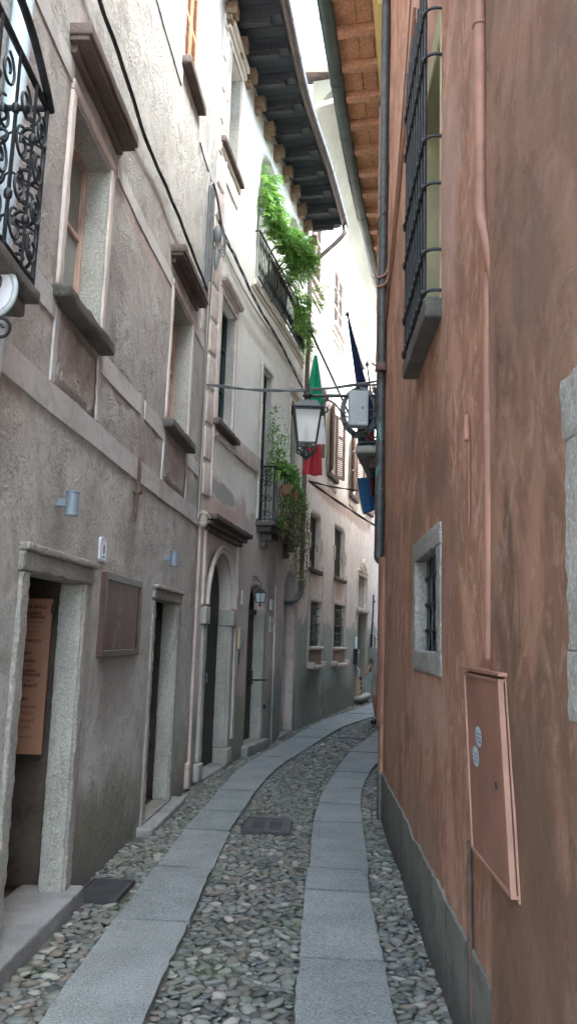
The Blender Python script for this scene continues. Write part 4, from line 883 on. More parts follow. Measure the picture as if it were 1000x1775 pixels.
# lantern over door 2
def lantern(root,c,w_,h,segs=4,mat='lamp',glass='frost'):
    """four sided tapering street lantern; c = centre of the roof eaves"""
    pass
cl=L2(2.62,.14,2.19); r=empty('small_lantern',cl,'small four pane lantern with pale glass over the narrow brown door','lantern')
def lathe4(bm,prof,c,rot=math.pi/4,n=4):
    rings=[]
    for rr_,z in prof: rings.append([bm.verts.new(c+Vector((rr_*math.cos(rot+k*math.tau/n),rr_*math.sin(rot+k*math.tau/n),z))) for k in range(n)])
    for a,b in zip(rings,rings[1:]):
        for k in range(n): bm.faces.new((a[k],a[(k+1)%n],b[(k+1)%n],b[k]))
    bm.faces.new(rings[0][::-1]); bm.faces.new(rings[-1])
bm=BM(); lathe4(bm,[(.062,-.1),(.085,.02)],cl,.6,6); obj('glass',bm,'curt' if False else simple('pale_lantern_glass',(.45,.52,.54),.3,.05),r)
bm=BM(); lathe4(bm,[(.09,.02),(.095,.028),(.04,.08),(.015,.10)],cl,.6,6); obj('roof',bm,'lamp',r)
bm=BM()
for k in range(6):
    a=.6+k*math.tau/6; tube(bm,[cl+Vector((.064*math.cos(a),.064*math.sin(a),-.1)),cl+Vector((.087*math.cos(a),.087*math.sin(a),.02))],.005,5)
lathe4(bm,[(.066,-.112),(.066,-.1)],cl,.6,6); lathe4(bm,[(.02,-.16),(.01,-.112)],cl,.6,6); tube(bm,[cl+Vector((0,0,.1)),cl+Vector((0,0,.17)),L2(2.66,.02,2.46)],.007,6); scroll(bm,lambda a,b:L2(2.64,.05+a,2.42+b),(0,0),.045,0,1.2,.005,1,16); obj('frame',bm,'iron',r,smooth=60)
# ================================================================== HOUSE 3 (bending facade)
g=empty('bending_house',(1.3,18.5,0),'peeling pink and grey house front bending right with louvred brown shutters','house')
W=L3
ops=[(.98,1.98,1.46,2.33,0,.25),(3.36,4.70,1.44,2.38,0,.25),(6.5,7.9,.2,2.33,0,.45),(6.5,7.9,2.45,3.3,0,.3),
 (.82,1.72,2.96,4.02,0,.095),(3.32,4.50,3.0,4.14,0,.11),
 (2.42,3.1,5.16,6.6,0,.2),(5.15,5.9,5.2,6.65,0,.2),(0.1,.8,5.16,6.55,0,.2),(7.6,8.3,5.2,6.65,0,.2),
 (.25,1.22,8.68,10.2,0,.12),(2.66,3.72,8.68,10.0,0,.12),(5.75,6.5,9.0,10.5,0,.2),(8.3,9.0,9.0,10.5,0,.2)]
ZT=12.6
bm=wallmesh(W,0,11.9,-.06,ZT,ops,.010,.2); obj('wall',bm,'p3',g,smooth=180)
bm=BM(); shell(bm,W,0,11.9,-.06,ZT); obj('back_wall',bm,'p3',g)
# cove and gutter under the eaves
bm=BM(); prof=[(0,11.35),(.03,11.6),(.10,11.9),(.24,12.2),(.44,12.42),(.66,12.53),(.66,12.60),(0,12.60)]
rings=[]
for s in np.linspace(0,11.9,50):
    rings.append([bm.verts.new(W(s,o+.004,z+.06)) for o,z in prof])
for a,b in zip(rings,rings[1:]):
    for k in range(8): bm.faces.new((a[k],a[(k+1)%8],b[(k+1)%8],b[k]))
bm.faces.new(rings[0]); bm.faces.new(rings[-1])
obj('cove',bm,'cove',g,smooth=40)
ro=obj('roof',roofbm(W,-.05,11.9,12.72,.78,4,.7,.10),'tile',g)
gutter(ro,[W(s,.78,12.66) for s in np.linspace(-.3,11.5,40)],.075,'gutw')
bm=BM(); tube(bm,curve([W(.0,.78,12.6),W(.02,.74,12.4),W(-.05,.45,12.15),W(-.15,.10,12.0)],6),.045,10); obj('downpipe',bm,'gutw',ro,smooth=60)
bm=BM()
for i,(z0,z1,o) in enumerate(((10.80,10.84,.03),(10.92,10.98,.05),(8.52,8.56,.0))):
    if o: wbox(bm,W,0.05,11.8,-.02,o,z0,z1,.3,.003)
obj('string_course',bm,'trim',g)
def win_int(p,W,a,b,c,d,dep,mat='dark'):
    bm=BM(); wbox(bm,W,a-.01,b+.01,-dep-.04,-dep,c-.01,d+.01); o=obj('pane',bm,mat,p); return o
# ground windows with grilles
for a,b,c,d in ((.98,1.98,1.46,2.33),(3.36,4.70,1.44,2.38)):
    p=surround(g,W,a,b,c,d,.10,.02,'trim',name='barred_window'); win_int(p,W,a,b,c,d,.25)
    bm=BM()
    for s in np.linspace(a+.08,b-.08,max(4,int((b-a)/.16))): tube(bm,[W(s,-.06,c),W(s,-.06,(c+d)/2),W(s,-.06,d)],.009,5)
    for z in np.linspace(c+.12,d-.12,5): tube(bm,[W(s,-.03,z) for s in np.linspace(a-.02,b+.02,5)],.011,5)
    obj('grille',bm,'iron',p,smooth=60)
    slab(p,'sill',W,a-.1,b+.1,.08,c-.07,c-.01,'trim',.004)
    bm=BM(); wbox(bm,W,a-.04,b+.04,-.02,.035,c-.36,c-.075,.1,.004,8,.01); obj('apron_panel',bm,'shc' if False else simple('brown_stained_panel',(.30,.20,.16),.9,.25),p)
    bm=BM(); wbox(bm,W,a+.1,b-.1,-.02,.12,c-.44,c-.365,.1,.005,8,.02); obj('lower_ledge',bm,'trim',p)
    for s in (a-.14,b+.02):
        bm=BM(); wbox(bm,W,s,s+.14,-.02,.14,c-.42,c-.30,.05,.006,8,.025); obj('corbel',bm,'trim',p,smooth=40)
    for s in (a-.16,b+.1):
        bm=BM(); wbox(bm,W,s,s+.06,-.02,.022,c-.3,d+.75,.2,.004,8,.008); obj('stucco_strip',bm,'trim',p,smooth=40)
# first floor openings with folded flaking shutters
for a,b,c,d in ((.82,1.72,2.96,4.02),(3.32,4.50,3.0,4.14)):
    p=slab(g,'window',W,a-.1,b+.12,.08,c-.09,c-.005,'stoneb',.006); lab(p,'small dark window with flaking white jamb')
    win_int(p,W,a,b,c,d,.09); bm=BM(); wbox(bm,W,b-.03,b,-.088,.03,c,d,.15,.01,14); obj('flaking_jamb',bm,'shc' if False else 'creamst',p,smooth=40)
    bm=BM(); wbox(bm,W,a+.02,a+.30,-.088,-.06,c,d); obj('dark_shutter',bm,'shb',p)
    bm=BM(); tube(bm,[W(a-.02,-.03,c+.52),W((a+b)/2,-.03,c+.5),W(b+.02,-.03,c+.48)],.008,5); tube(bm,[W(b-.05,-.03,c+.48),W(b-.05,-.03,c+.40),W(b-.06,-.03,c+.38)],.008,5); obj('iron_bar',bm,'iron',p)
    for s,z in ((b+.12,c+.35),(a-.14,c+.35)):
        bm=BM(); wbox(bm,W,s,s+.16,-.02,.03,z+.25,z+.32,.05,.004,8,.01); wbox(bm,W,s,s+.09,-.02,.04,z,z+.248,.05,.006,8,.015); obj('broken_stucco_trim',bm,'trim',p,smooth=40)
# middle storey: shutters opened outwards
def open_window(a,b,c,d,sh,lab_=None,mat='shb',ang=78,pm='dark'):
    p=slab(g,'window',W,a-.12,b+.12,.10,c-.12,c-.01,'stoneb',.005); win_int(p,W,a,b,c,d,.19,pm); surround(p,W,a,b,c,d,.07,.022,'creamst')
    w_=(b-a)/2
    if 'l' in sh: shutter(p,hinged(W,a,c,R_(180-ang),1) if False else hinged(W,a,c,R_(ang),-1),w_*1.05,d-c,mat)
    if 'r' in sh: shutter(p,hinged(W,b,c,R_(ang),1),w_*1.05,d-c,mat)
    return p
for a,b,c,d in ((2.42,3.1,5.16,6.6),(5.15,5.9,5.2,6.65),(7.6,8.3,5.2,6.65)):
    p=open_window(a,b,c,d,'lr',ang=22)
    for k in range(5):
        bm=BM(); scroll(bm,lambda x,z,k=k:W(a-.05+k*.2+x,.03,c-.28+z),(0,0),.06,k*1.3,1.1,.018,1 if k%2 else -1,12); obj('stucco_scroll',bm,'creamst',p,smooth=60)
p=open_window(.1,.8,5.16,6.55,'r',ang=22)
bm=BM(); wbox(bm,W,4.6,4.62,.05,.34,5.3,5.85); 
# top storey
for a,b,c,d in ((.25,1.22,8.68,10.2),(2.66,3.72,8.68,10.0)):
    p=slab(g,'window',W,a-.1,b+.12,.09,c-.12,c-.02,'trim',.004); win_int(p,W,a,b,c,d,.11)
    k=(b-a)/2
    for i in (0,1): shutter(p,flat_shutter(W,a+.005+i*k,-.04,c),k-.012,d-c,'shb')
    bm=BM(); wbox(bm,W,a-.15,b+.2,-.02,.045,c-.26,c-.20,.2,.003); wbox(bm,W,a+.0,b+.05,-.02,.03,c-.42,c-.37,.2,.003); obj('apron_moulding',bm,'trim',p)
for a,b,c,d in ((5.75,6.5,9.0,10.5),(8.3,9.0,9.0,10.5)):
    p=open_window(a,b,c,d,'lr',mat='shc',ang=60,pm='glass')
# door with transom
bm=BM(); wbox(bm,W,6.38,6.5,-.44,.03,.2,2.40,.2,.004,8,.012); p=obj('doorway',bm,'stonew',g,smooth=40)
bm=BM(); wbox(bm,W,7.9,8.03,-.44,.03,.2,2.40,.2,.004,8,.012); wbox(bm,W,7.86,7.899,-.44,.0,.2,2.33,.2,.003,8,.012); obj('door_jamb',bm,'stonew',p,smooth=40)
bm=BM(); wbox(bm,W,6.34,8.07,-.44,.07,2.335,2.45,.15,.005,8,.015); obj('lintel',bm,'trim',p,smooth=40)
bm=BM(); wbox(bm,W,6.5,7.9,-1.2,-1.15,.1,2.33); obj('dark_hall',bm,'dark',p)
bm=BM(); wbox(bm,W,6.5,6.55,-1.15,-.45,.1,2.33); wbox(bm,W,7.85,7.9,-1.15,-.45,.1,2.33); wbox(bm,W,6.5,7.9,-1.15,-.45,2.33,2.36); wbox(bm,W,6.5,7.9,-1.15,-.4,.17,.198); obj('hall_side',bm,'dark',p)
bm=BM(); wbox(bm,W,6.3,8.1,-.4,.20,.10,.195,.1,.006,6,.03); obj('step',bm,'stonew',p,smooth=50)
bm=BM(); wbox(bm,W,6.4,8.0,-.4,.10,-.05,.099,.1,.01,6,.02); obj('step_base',bm,'pit',p,smooth=50)
p2=surround(g,W,6.5,7.9,2.45,3.3,.09,.03,'creamst',name='fanlight'); win_int(p2,W,6.5,7.9,2.45,3.3,.28)
bm=BM()
for k in range(-6,12):
    a=6.5+k*.16
    for dz in (1,-1):
        pts=[]; 
        for t in np.linspace(0,1,8):
            s=a+t*.85; z=2.46+t*.83 if dz>0 else 3.29-t*.83
            if 6.5<s<7.9: pts.append(W(s,-.05+.008*dz,z))
        if len(pts)>2: tube(bm,pts,.009,4)
obj('diamond_grille',bm,simple('pale_iron_grille',(.30,.30,.30),.6,.1),p2)
bm=BM()
for k in (0,1,2): scroll(bm,lambda x,z,k=k:W(6.9+k*.3+x,.06,3.52+z+(.1 if k==1 else 0)),(0,0),.13,R_(90),1.2,.035,1 if k else -1,16)
wbox(bm,W,6.42,8.0,-.02,.05,3.385,3.44,.1,.006,8,.015); obj('stucco_pediment',bm,'creamst',p2,smooth=60)
# narrow iron brackets, hook rod and notice right of the far door
r=empty('iron_pole',W(8.62,.06,0),'slim dark iron rod with hooked top beside the far doorway','rod'); bm=BM(); tube(bm,[W(8.42,.06,.75),W(8.5,.07,1.6),W(8.62,.08,2.55),W(8.66,.08,2.9)],.022,6); tube(bm,curve([W(8.63,.08,2.62),W(8.5,.14,2.72),W(8.38,.16,2.68)],4),.014,5); obj('rod',bm,'iron',r,smooth=60)
r=empty('notice_case',W(8.9,.05,1.3),'narrow glazed yellow notice case hanging by a cord on green wall','notice'); 
bm=BM(); a,b,c,d=8.72,9.25,.95,1.78; wbox(bm,W,a,b,.0,.06,c,c+.06); wbox(bm,W,a,b,.0,.06,d-.06,d); wbox(bm,W,a,a+.06,.0,.059,c+.061,d-.061); wbox(bm,W,b-.06,b,.0,.059,c+.061,d-.061); obj('frame',bm,'mah',r)
bm=BM(); wbox(bm,W,a+.06,b-.06,.0,.03,c+.06,d-.06); obj('notice',bm,simple('yellow_notice',(.50,.47,.22),.6,.15,5),r); bm=BM(); tube(bm,[W(a+.05,.03,d),W((a+b)/2,.03,d+.35),W(b-.05,.03,d)],.006,4); obj('cord',bm,'iron',r)
r=empty('letterbox',W(6.25,.06,1.2),'dark letterbox left of the far doorway','letterbox'); bm=BM(); wbox(bm,W,6.12,6.42,.0,.1,1.0,1.38,.2,0,9,.015); obj('box',bm,'iron',r); bm=BM(); wbox(bm,W,6.16,6.38,.101,.108,1.28,1.31); obj('slot',bm,'grey',r)
r=tag(obj('blue_plaque',(lambda bm:(wbox(bm,W,6.14,6.40,.0,.04,1.40,1.68,.2,0,9,.01),bm)[-1])(BM()),simple('pale_blue_enamel',(.35,.55,.62),.35,.15,8)),'pale blue plaque just above the dark letterbox','plaque')
# ornament on the far step
r=empty('doorstep_ornament',W(6.95,-.05,.2),'small cream and brown ornament standing on the far doorstep','ornament')
c=W(6.62,-.0,.2); bm=BM(); lathe(bm,[(.02,0),(.10,.01),(.12,.08),(.09,.2),(.11,.32),(.07,.42),(.04,.46)],c,14); obj('urn',bm,simple('cream_ceramic',(.50,.38,.26),.6,.25,12),r,smooth=60)
c2=W(6.86,.02,.2); bm=BM(); 
for k in range(4): lathe(bm,[(.03,.0+k*.125),(.085,.03+k*.125),(.09,.07+k*.125),(.05,.115+k*.125),(.03,.124+k*.125)],c2,12)
obj('beaded_stem',bm,simple('dark_brown_wood_beads',(.13,.07,.05),.6,.3,10),r,smooth=60)
bm=BM(); tube(bm,curve([c+Vector((.04,0,.46)),c+Vector((.05,0,.62)),c+Vector((.0,0,.70)),c+Vector((-.07,0,.66))],5),.03,8); obj('curved_handle',bm,'white',r,smooth=60)
# house beyond the bend (faint end of the street)
# ================================================================== RIGHT HOUSES
g=empty('terracotta_house',(1.2,3,0),'right hand house of streaked terracotta plaster with iron grilles','house')
W=R1
SEAM=4.82
opsF=[(6.22,7.12,1.54,2.12,0,.10),(6.18,7.10,3.49,5.12,0,.22)]
bm=wallmesh(W,SEAM,9.8,-.06,9.1,opsF,.010,.14); obj('wall',bm,'or',g,smooth=180)
opsN=[(2.6,3.80,1.59,2.11,0,.12)]
bm=wallmesh(W,1.2,SEAM,-.06,9.1,opsN,.010,.14,off=.045); o=obj('wall',bm,'orn',g,smooth=180); lab(o,'nearer browner stretch of wall standing proud of the rest')
bm=BM(); wbox(bm,W,SEAM-.05,SEAM+.001,-.05,.036,0,9.1,.05,.01,12,.012); obj('wall_edge',bm,'orn',g,smooth=60)
bm=BM(); shell(bm,W,1.2,9.8,-.06,9.1); obj('back_wall',bm,'or',g)
ro=obj('roof',roofbm(W,1.1,9.2,9.15,.28,4,1.6),'tile',g)
bm=BM(); 
lattice(bm,lambda s,o,z:wdisp(W,s,o,z if z<.3 else z+mn.noise(Vector((s*3,1,1)))*.035+mn.noise(Vector((s*14,1,1)))*.012,.010),cuts(4.9,9.82,.06),[-.02,.012,.014],cuts(-.06,.42,.08),.004,9)
obj('plinth',bm,'plinth',g,smooth=60)
bm=BM()
lattice(bm,lambda s,o,z:wdisp(W,s,o,z if z<.25 else z+mn.noise(Vector((s*3,1,1)))*.03,.010),cuts(1.2,4.85,.06),[-.02,.055,.058],cuts(-.06,.33,.08),.004,9)
obj('plinth',bm,'plinth',g,smooth=60)
# stone framed small window
def stone_frame(a,b,c,d,wd,W,of,mat='stone',nm='stone_window',gr=True,dep=.24,off0=0.):
    bm=BM(); wbox(bm,W,a-wd,a,off0-dep,off0+of,c-.0,d,.035,.006,22,.006); p=obj(nm,bm,mat,g,smooth=180)
    for q in ((b,b+wd,c,d),(a-wd-.01,b+wd+.01,d+.001,d+wd),(a-wd-.02,b+wd+.01,c-wd,c-.001)):
        bm=BM(); wbox(bm,W,q[0],q[1],off0-dep,off0+of+random.uniform(0,.004),q[2],q[3],.035,.006,22,.006); obj('frame_stone',bm,mat,p,smooth=180)
    bm=BM(); wbox(bm,W,a-.1,b+.1,off0-dep-.12,off0-dep,c-.1,d+.1); obj('dark_pane',bm,'dark',p)
    if gr:
        bm=BM()
        for s in np.linspace(a+.12,b-.12,5): tube(bm,[W(s,off0-.055+random.uniform(-.006,.006),z) for z in np.linspace(c,d,6)],.012,6)
        for z in np.linspace(c+.12,d-.12,3):
            tube(bm,[W(s,off0-.05+.012*math.sin((s-a)*20),z) for s in np.linspace(a,b,24)],.012,6)
        obj('bars',bm,'iron',p,smooth=60)
    return p
stone_frame(6.24,7.10,1.55,2.11,.12,R1,.012,dep=.09)
stone_frame(2.6,3.80,1.59,2.11,.165,R1,.007,off0=.045,dep=.12)
# tall barred window
bm=BM(); wbox(bm,W,7.075,7.10,-.215,.002,3.49,5.12,.1,.001); wbox(bm,W,6.18,6.2,-.215,.002,3.49,5.12,.1,.001); wbox(bm,W,6.18,7.1,-.215,.002,5.10,5.12,.1,.001); p=obj('tall_window',bm,'yrev',g)
bm=BM(); wbox(bm,W,6.15,6.181,-.02,.006,3.4,5.3,.1,.001); wbox(bm,W,7.10,7.2,-.02,.006,3.4,5.3,.1,.001); wbox(bm,W,6.15,7.2,-.02,.006,5.121,5.3,.1,.001); obj('cream_border',bm,'yrev',p)
bm=BM(); wbox(bm,W,6.2,7.07,-.24,-.20,3.49,5.1); obj('pane',bm,'glass',p); bm=BM(); wbox(bm,W,6.2,6.28,-.2,-.15,3.49,5.1); wbox(bm,W,7.0,7.074,-.2,-.15,3.49,5.1); wbox(bm,W,6.62,6.68,-.2,-.16,3.49,5.1); obj('frame',bm,'shb',p)
bm=BM(); og=.085
for s in np.linspace(6.2,7.14,9):
    tube(bm,[W(s,og,z) for z in np.linspace(3.5,5.62,8)],.0095,6)
    for z in (3.52,3.76,4.16,4.45,4.97,5.27): lathe(bm,[(.010,-.02),(.017,-.012),(.019,0),(.017,.012),(.010,.02)],W(s,og+.008,z),7)
for z in (3.52,3.76,4.16,4.45,4.97,5.27):
    pts=[W(6.14,.0,z),W(6.14,og*.6,z)]+[W(6.16,og,z-.005)]+[W(s,og+.01,z-.012) for s in np.linspace(6.2,7.14,7)]+[W(7.19,og,z-.01),W(7.20,.0,z)]
    tube(bm,curve(pts,3),.0095,6)
obj('grille',bm,'iron',p,smooth=60)
bm=BM(); wbox(bm,W,6.13,7.2,-.02,.095,3.36,3.475,.04,.006,18,.012); obj('sill',bm,'stoned',p,smooth=180)
# painted pipes on the near part
bm=BM(); tube(bm,curve([W(4.90,.05,z) for z in (9.0,7,5.5,4.2,3.6,3.35)]+[W(4.885,.05,3.24),W(4.84,.045,3.15),W(4.81,.035,3.05),W(4.80,.01,2.9)],5),.026,12)
for z in (4.1,4.25): lathe(bm,[(.031,-.008),(.031,.008)],W(4.90,.05,z),12)
obj('water_pipe',bm,'pipeo',g,smooth=60)
bm=BM(); tube(bm,[W(4.865,.034,z)+Vector((math.sin(z*7)*.002,0,0)) for z in np.linspace(1.55,3.0,20)],.022,8); obj('buried_pipe',bm,'pipeo',g,smooth=60)
bm=BM(); tube(bm,[W(5.36-.06*(0.8-z)/.8,.016,z)+Vector((math.sin(z*9)*.0015,0,0)) for z in np.linspace(-.05,.82,14)],.011,8); obj('conduit',bm,'rust',g,smooth=60)
bm=BM(); tube(bm,[W(5.355,.010,z) for z in (2.1,2.35,2.48)],.006,6); lathe(bm,[(.014,-.05),(.016,0),(.010,.03),(.012,.06)],W(5.35,.02,2.52),8); obj('stucco_peg',bm,'pipeo',g,smooth=60)
bm=BM(); tube(bm,[W(s,.03,z) for s,z in ((9.6,4.7),(9.2,5.0),(8.4,5.6),(7.7,6.25),(7.25,6.8),(6.7,7.6))],.006,5); obj('thin_cable',bm,'shb' if False else 'rust',g)
bm=BM(); tube(bm,[W(s,.02,z) for s,z in ((9.62,4.9),(8.8,5.3),(8.1,5.75),(7.3,6.3))],.013,6); tube(bm,[W(s,.02,z-.09) for s,z in ((9.62,4.9),(8.8,5.3),(8.1,5.75),(7.3,6.3))],.013,6); obj('painted_cables',bm,'pipeo',g,smooth=60)
# corner downpipe
pc=lambda z:R1(9.72,.05,z)
bm=BM(); tube(bm,[pc(z) for z in np.linspace(9.0,2.62,24)]+curve([pc(2.62),pc(2.50)+Vector((-.0,0,0)),R1(9.72,.05,2.40),R1(9.72,.0,2.36)],4)[1:],.047,14)
for z in (8.0,6.2,4.55,2.9): lathe(bm,[(.051,-.03),(.051,.03)],pc(z),14)
obj('corner_downpipe',bm,'pipeg',g,smooth=60)
bm=BM(); pts=[]
rings=[]
for z in list(np.linspace(2.40,.98,8))+[.86]:
    k=max(0,(1.0-z))*.9; rings.append([R1(9.70+.10*math.cos(a),.0+(.055)*math.sin(a)-k*.2*0,z-.0) for a in np.linspace(-.3,math.pi+.3,12)])
vr=[[bm.verts.new(p) for p in r_] for r_ in rings]
for a,b in zip(vr,vr[1:]):
    for k in range(11): bm.faces.new((a[k],a[k+1],b[k+1],b[k]))
bm.faces.new(vr[0]); 
for i,v in enumerate(vr[-1]): v.co.z+= .12*abs(i-6)/6-.05
obj('pipe_cover',bm,'pipeo',g,smooth=60)
bm=BM(); wbox(bm,W,9.60,9.80,-.06,.03,-.05,.98,.06,.004,9,.02); obj('corner_pier',bm,'or',g,smooth=60); bm=BM(); wbox(bm,W,9.59,9.81,-.06,.036,-.05,.40,.06,.004,9,.02); obj('pier_foot',bm,'plinth',g,smooth=60)
bm=BM(); pl_=lambda z:pc(z)+Vector((-.03,.10,0)); tube(bm,[pl_(z) for z in np.linspace(7.3,4.55,8)],.018,8); tube(bm,curve([pl_(5.35)+Vector((0,-.02,0)),pc(5.28)+Vector((-.05,-.03,0)),pc(5.30)+Vector((.03,-.06,.02)),pc(5.45)+Vector((.08,-.06,.1))],5),.014,7); tube(bm,curve([pl_(5.25)+Vector((0,-.02,0)),pc(5.18)+Vector((-.05,-.03,0)),pc(5.20)+Vector((.03,-.06,.02)),pc(5.35)+Vector((.08,-.06,.1))],5),.014,7)
tube(bm,curve([pl_(4.55),pl_(4.40),pl_(4.36)+Vector((.06,0,0))],4),.018,8); obj('painted_conduit',bm,'pipeo',g,smooth=60)
bm=BM(); tube(bm,curve([pl_(5.75),pc(5.9)+Vector((-.06,-.05,0)),pc(6.0)+Vector((.02,-.07,0)),pc(6.15)+Vector((.1,-.05,0))],4),.007,5); obj('tie_wire',bm,'cable',g)
# second right hand house
g=empty('yellow_house',(2.6,13,0),'house behind the corner pipe with yellow cornice and orange board eaves','house')
W=R2
bm=wallmesh(W,.0,R2.L-.2,-.06,9.1,[(4.4,5.4,4.3,6.5,0,.2)],.008,.3); obj('wall',bm,'p2',g,smooth=180)
bm=BM(); shell(bm,W,0.,R2.L-.2,-.06,9.1); obj('back_wall',bm,'p2',g)
bm=BM(); wbox(bm,W,4.4,5.4,-.22,-.18,4.3,6.5); obj('window',bm,'glass',g)
bm=BM(); W2=R2
for k,(o,z0,z1) in enumerate(((.05,8.3,8.45),(.09,8.452,8.58),(.14,8.582,8.70),(.19,8.702,8.80),(.21,8.802,9.02))): wbox(bm,W,.02,9,-.02,o,z0,z1,.4)
obj('cornice',bm,'yel',g)
zq=9.16
bm=BM(); wbox(bm,W,-.8,9.2,.0,.728,zq+.105,zq+.13,.5); ro=obj('roof',roofbm(W,-.8,9.2,zq+.16,.78,4,1.6),'tile',g); obj('soffit_boards',bm,'soffo',ro)
bm=BM()
for s in np.arange(-.8,9.1,.62):
    b2=BM(); wbox(b2,W,s,s+.13,.0,.727,zq,zq+.104,.3,.004,6,.008); obj('rafter',b2,'rafo',ro,smooth=40)
    for k in (.30,.52): 
        wbox(bm,W,s+.14,s+.61,k*.9,k*.9+.006,zq+.100,zq+.1052,.5)
obj('board_joint',bm,'dark',ro)
gutter(ro,[W(s,.82,zq+.05) for s in np.linspace(-.8,9.3,44)],.095,'gutg')
bm=BM(); wbox(bm,W,-.8,9.2,.73,.745,zq-.01,zq+.15,.5); obj('fascia',bm,'dark',ro)
# ---- balcony of the yellow house, with flags
W=R2
yb_=empty('x',(0,0,0),'x','x'); bpy.data.objects.remove(yb_)
bm=BM(); wbox(bm,W,3.5,5.9,-.02,.62,4.30,4.42,.1,.006,6,.03); bp=obj('balcony',bm,'stonew',g,smooth=40)
bm=BM(); wbox(bm,W,3.7,5.7,-.02,.45,4.12,4.299,.1,.006,6,.04); wbox(bm,W,3.8,5.6,-.02,.25,3.92,4.119,.1,.006,6,.04); obj('bracket',bm,'stoneb',bp,smooth=40)
bm=BM()
for z in (4.48,5.35):
    tube(bm,[W(3.55,0,z),W(3.55,.3,z),W(3.55,.58,z)]+[W(s,.58,z) for s in np.linspace(3.7,5.85,6)]+[W(5.85,.3,z),W(5.85,0,z)],.014,6)
for s in np.arange(3.55,5.86,.11): tube(bm,[W(s,.58,4.42),W(s,.60,4.9),W(s,.58,5.35)],.009,5)
for o in np.arange(.05,.58,.1): tube(bm,[W(3.55,o,4.42),W(3.55,o,4.9),W(3.55,o,5.35)],.009,5)
for zc in (4.6,4.9,5.2):
    for o in (.12,.34): scroll(bm,lambda a,b,o=o,zc=zc:W(3.54,o+a,zc+b),(.03,0),.09,R_(90),1.2,.012,1,18)
obj('railing',bm,'iron',bp,smooth=60)
def at(px,py,y):
    xx=(px-500)/1380; yy=-(py-887.5)/1380; d=f+cr*xx+cu*yy; k=y/d.y; return Vector((d.x*k,y,1.6+d.z*k))
def cloth(bm,fn,nu,nv):
    V=[[bm.verts.new(fn(i/nu,j/nv)) for j in range(nv+1)] for i in range(nu+1)]
    for i in range(nu):
        for j in range(nv): bm.faces.new((V[i][j],V[i+1][j],V[i+1][j+1],V[i][j+1]))
def thick(o,t=.003):
    m_=o.modifiers.new('thick','SOLIDIFY'); m_.thickness=t
    return o
def flag(label,tip,base,parts,ball=True,shape=None,name='flag'):
    r=empty(name,base,label,'flag','flags on the balcony behind the lamp')
    bm=BM(); tube(bm,[base,base.lerp(tip,.5),tip],.016,8); lathe(bm,[(.0,-.04),(.03,-.02),(.035,0),(.02,.03),(.01,.05),(.004,.13)],tip,10); obj('pole',bm,'lamp',r,smooth=60)
    for nm,mat,fn in parts:
        bm=BM(); cloth(bm,fn,14,26); thick(obj(nm,bm,mat,r,smooth=180))
    return r
# tricolour: hangs in a narrow bundle from the tip; green above, white behind the lamp, red below
def hang(top,bot_c,w0,w1,t0,t1,fold,ph,ydir=.25,n=3.2):
    def fn(u,v,top=top,bot=bot_c):
        t=t0+(t1-t0)*v; c=top.lerp(bot,t); wd=w0+(w1-w0)*t; x=(u-.5)*wd
        return c+Vector((x,math.sin(u*n*math.pi+ph+t*1.5)*fold*(.25+t)+ (u-.5)*ydir*wd,0))
    return fn
tip=at(538,573,10.7); base=at(604,716,12.0)
tp=at(547,616,10.85); bt=at(541,824,11.1)
flag('green white and red flag drooping behind the street lantern',tip,base,[('green_cloth','grn',hang(tp,bt,.04,.62,0,.50,.05,.3)),('white_cloth','wht',hang(tp,bt,.04,.50,.50,.74,.05,.3)),('red_cloth','red',hang(tp+Vector((.03,0,0)),bt,.03,.28,.74,1,.045,.3))])
tip=at(602,545,11.2); base=at(648,720,12.2); tp=at(603,556,11.25); bt=at(645,745,11.9)
flag('navy blue flag hanging furled above the grey junction box',tip,base,[('blue_cloth','navy',hang(tp,bt,.02,.30,0,1,.05,1.1,.4,4))])
tip=at(636,632,12.3); base=at(650,740,12.6); tp=at(640,715,12.4); bt=at(640,800,12.5)
flag('red and blue flag with white bands hanging over the stone balcony',tip,base,[('red_cloth','red',hang(tp,bt,.12,.22,0,.62,.05,.2)),('blue_cloth','blue',hang(tp,bt,.18,.28,.55,1.0,.05,.2))])
r=empty('hanging_banner',at(638,850,12.2),'blue and dark red banner with yellow hem hanging below the stone balcony','banner')
tp=at(636,828,12.2); bt=at(642,888,12.2)
bm=BM(); cloth(bm,lambda u,v:tp.lerp(bt,v)+Vector(((u-.5)*(.27-.10*v*v)-.02,math.sin(u*7+v)*.03,.07*(u-.5)*v)),12,14); thick(obj('blue_cloth',bm,'blue',r,smooth=180))
bm=BM(); cloth(bm,lambda u,v:tp.lerp(bt,v*.55)+Vector((.045+(u-.5)*(.16-.1*v),-.02+math.sin(u*7+v)*.03,0)),8,8); thick(obj('red_patch',bm,simple('dark_red_cloth',(.17,.03,.035),.8,.15),r,smooth=180))
bm=BM(); tube(bm,[tp.lerp(bt,v)+Vector((-.5*(.27-.10*v*v)-.03,math.sin(v)*.03,-.035*v)) for v in np.linspace(0,1,8)],.008,5); obj('yellow_hem',bm,'yel',r)
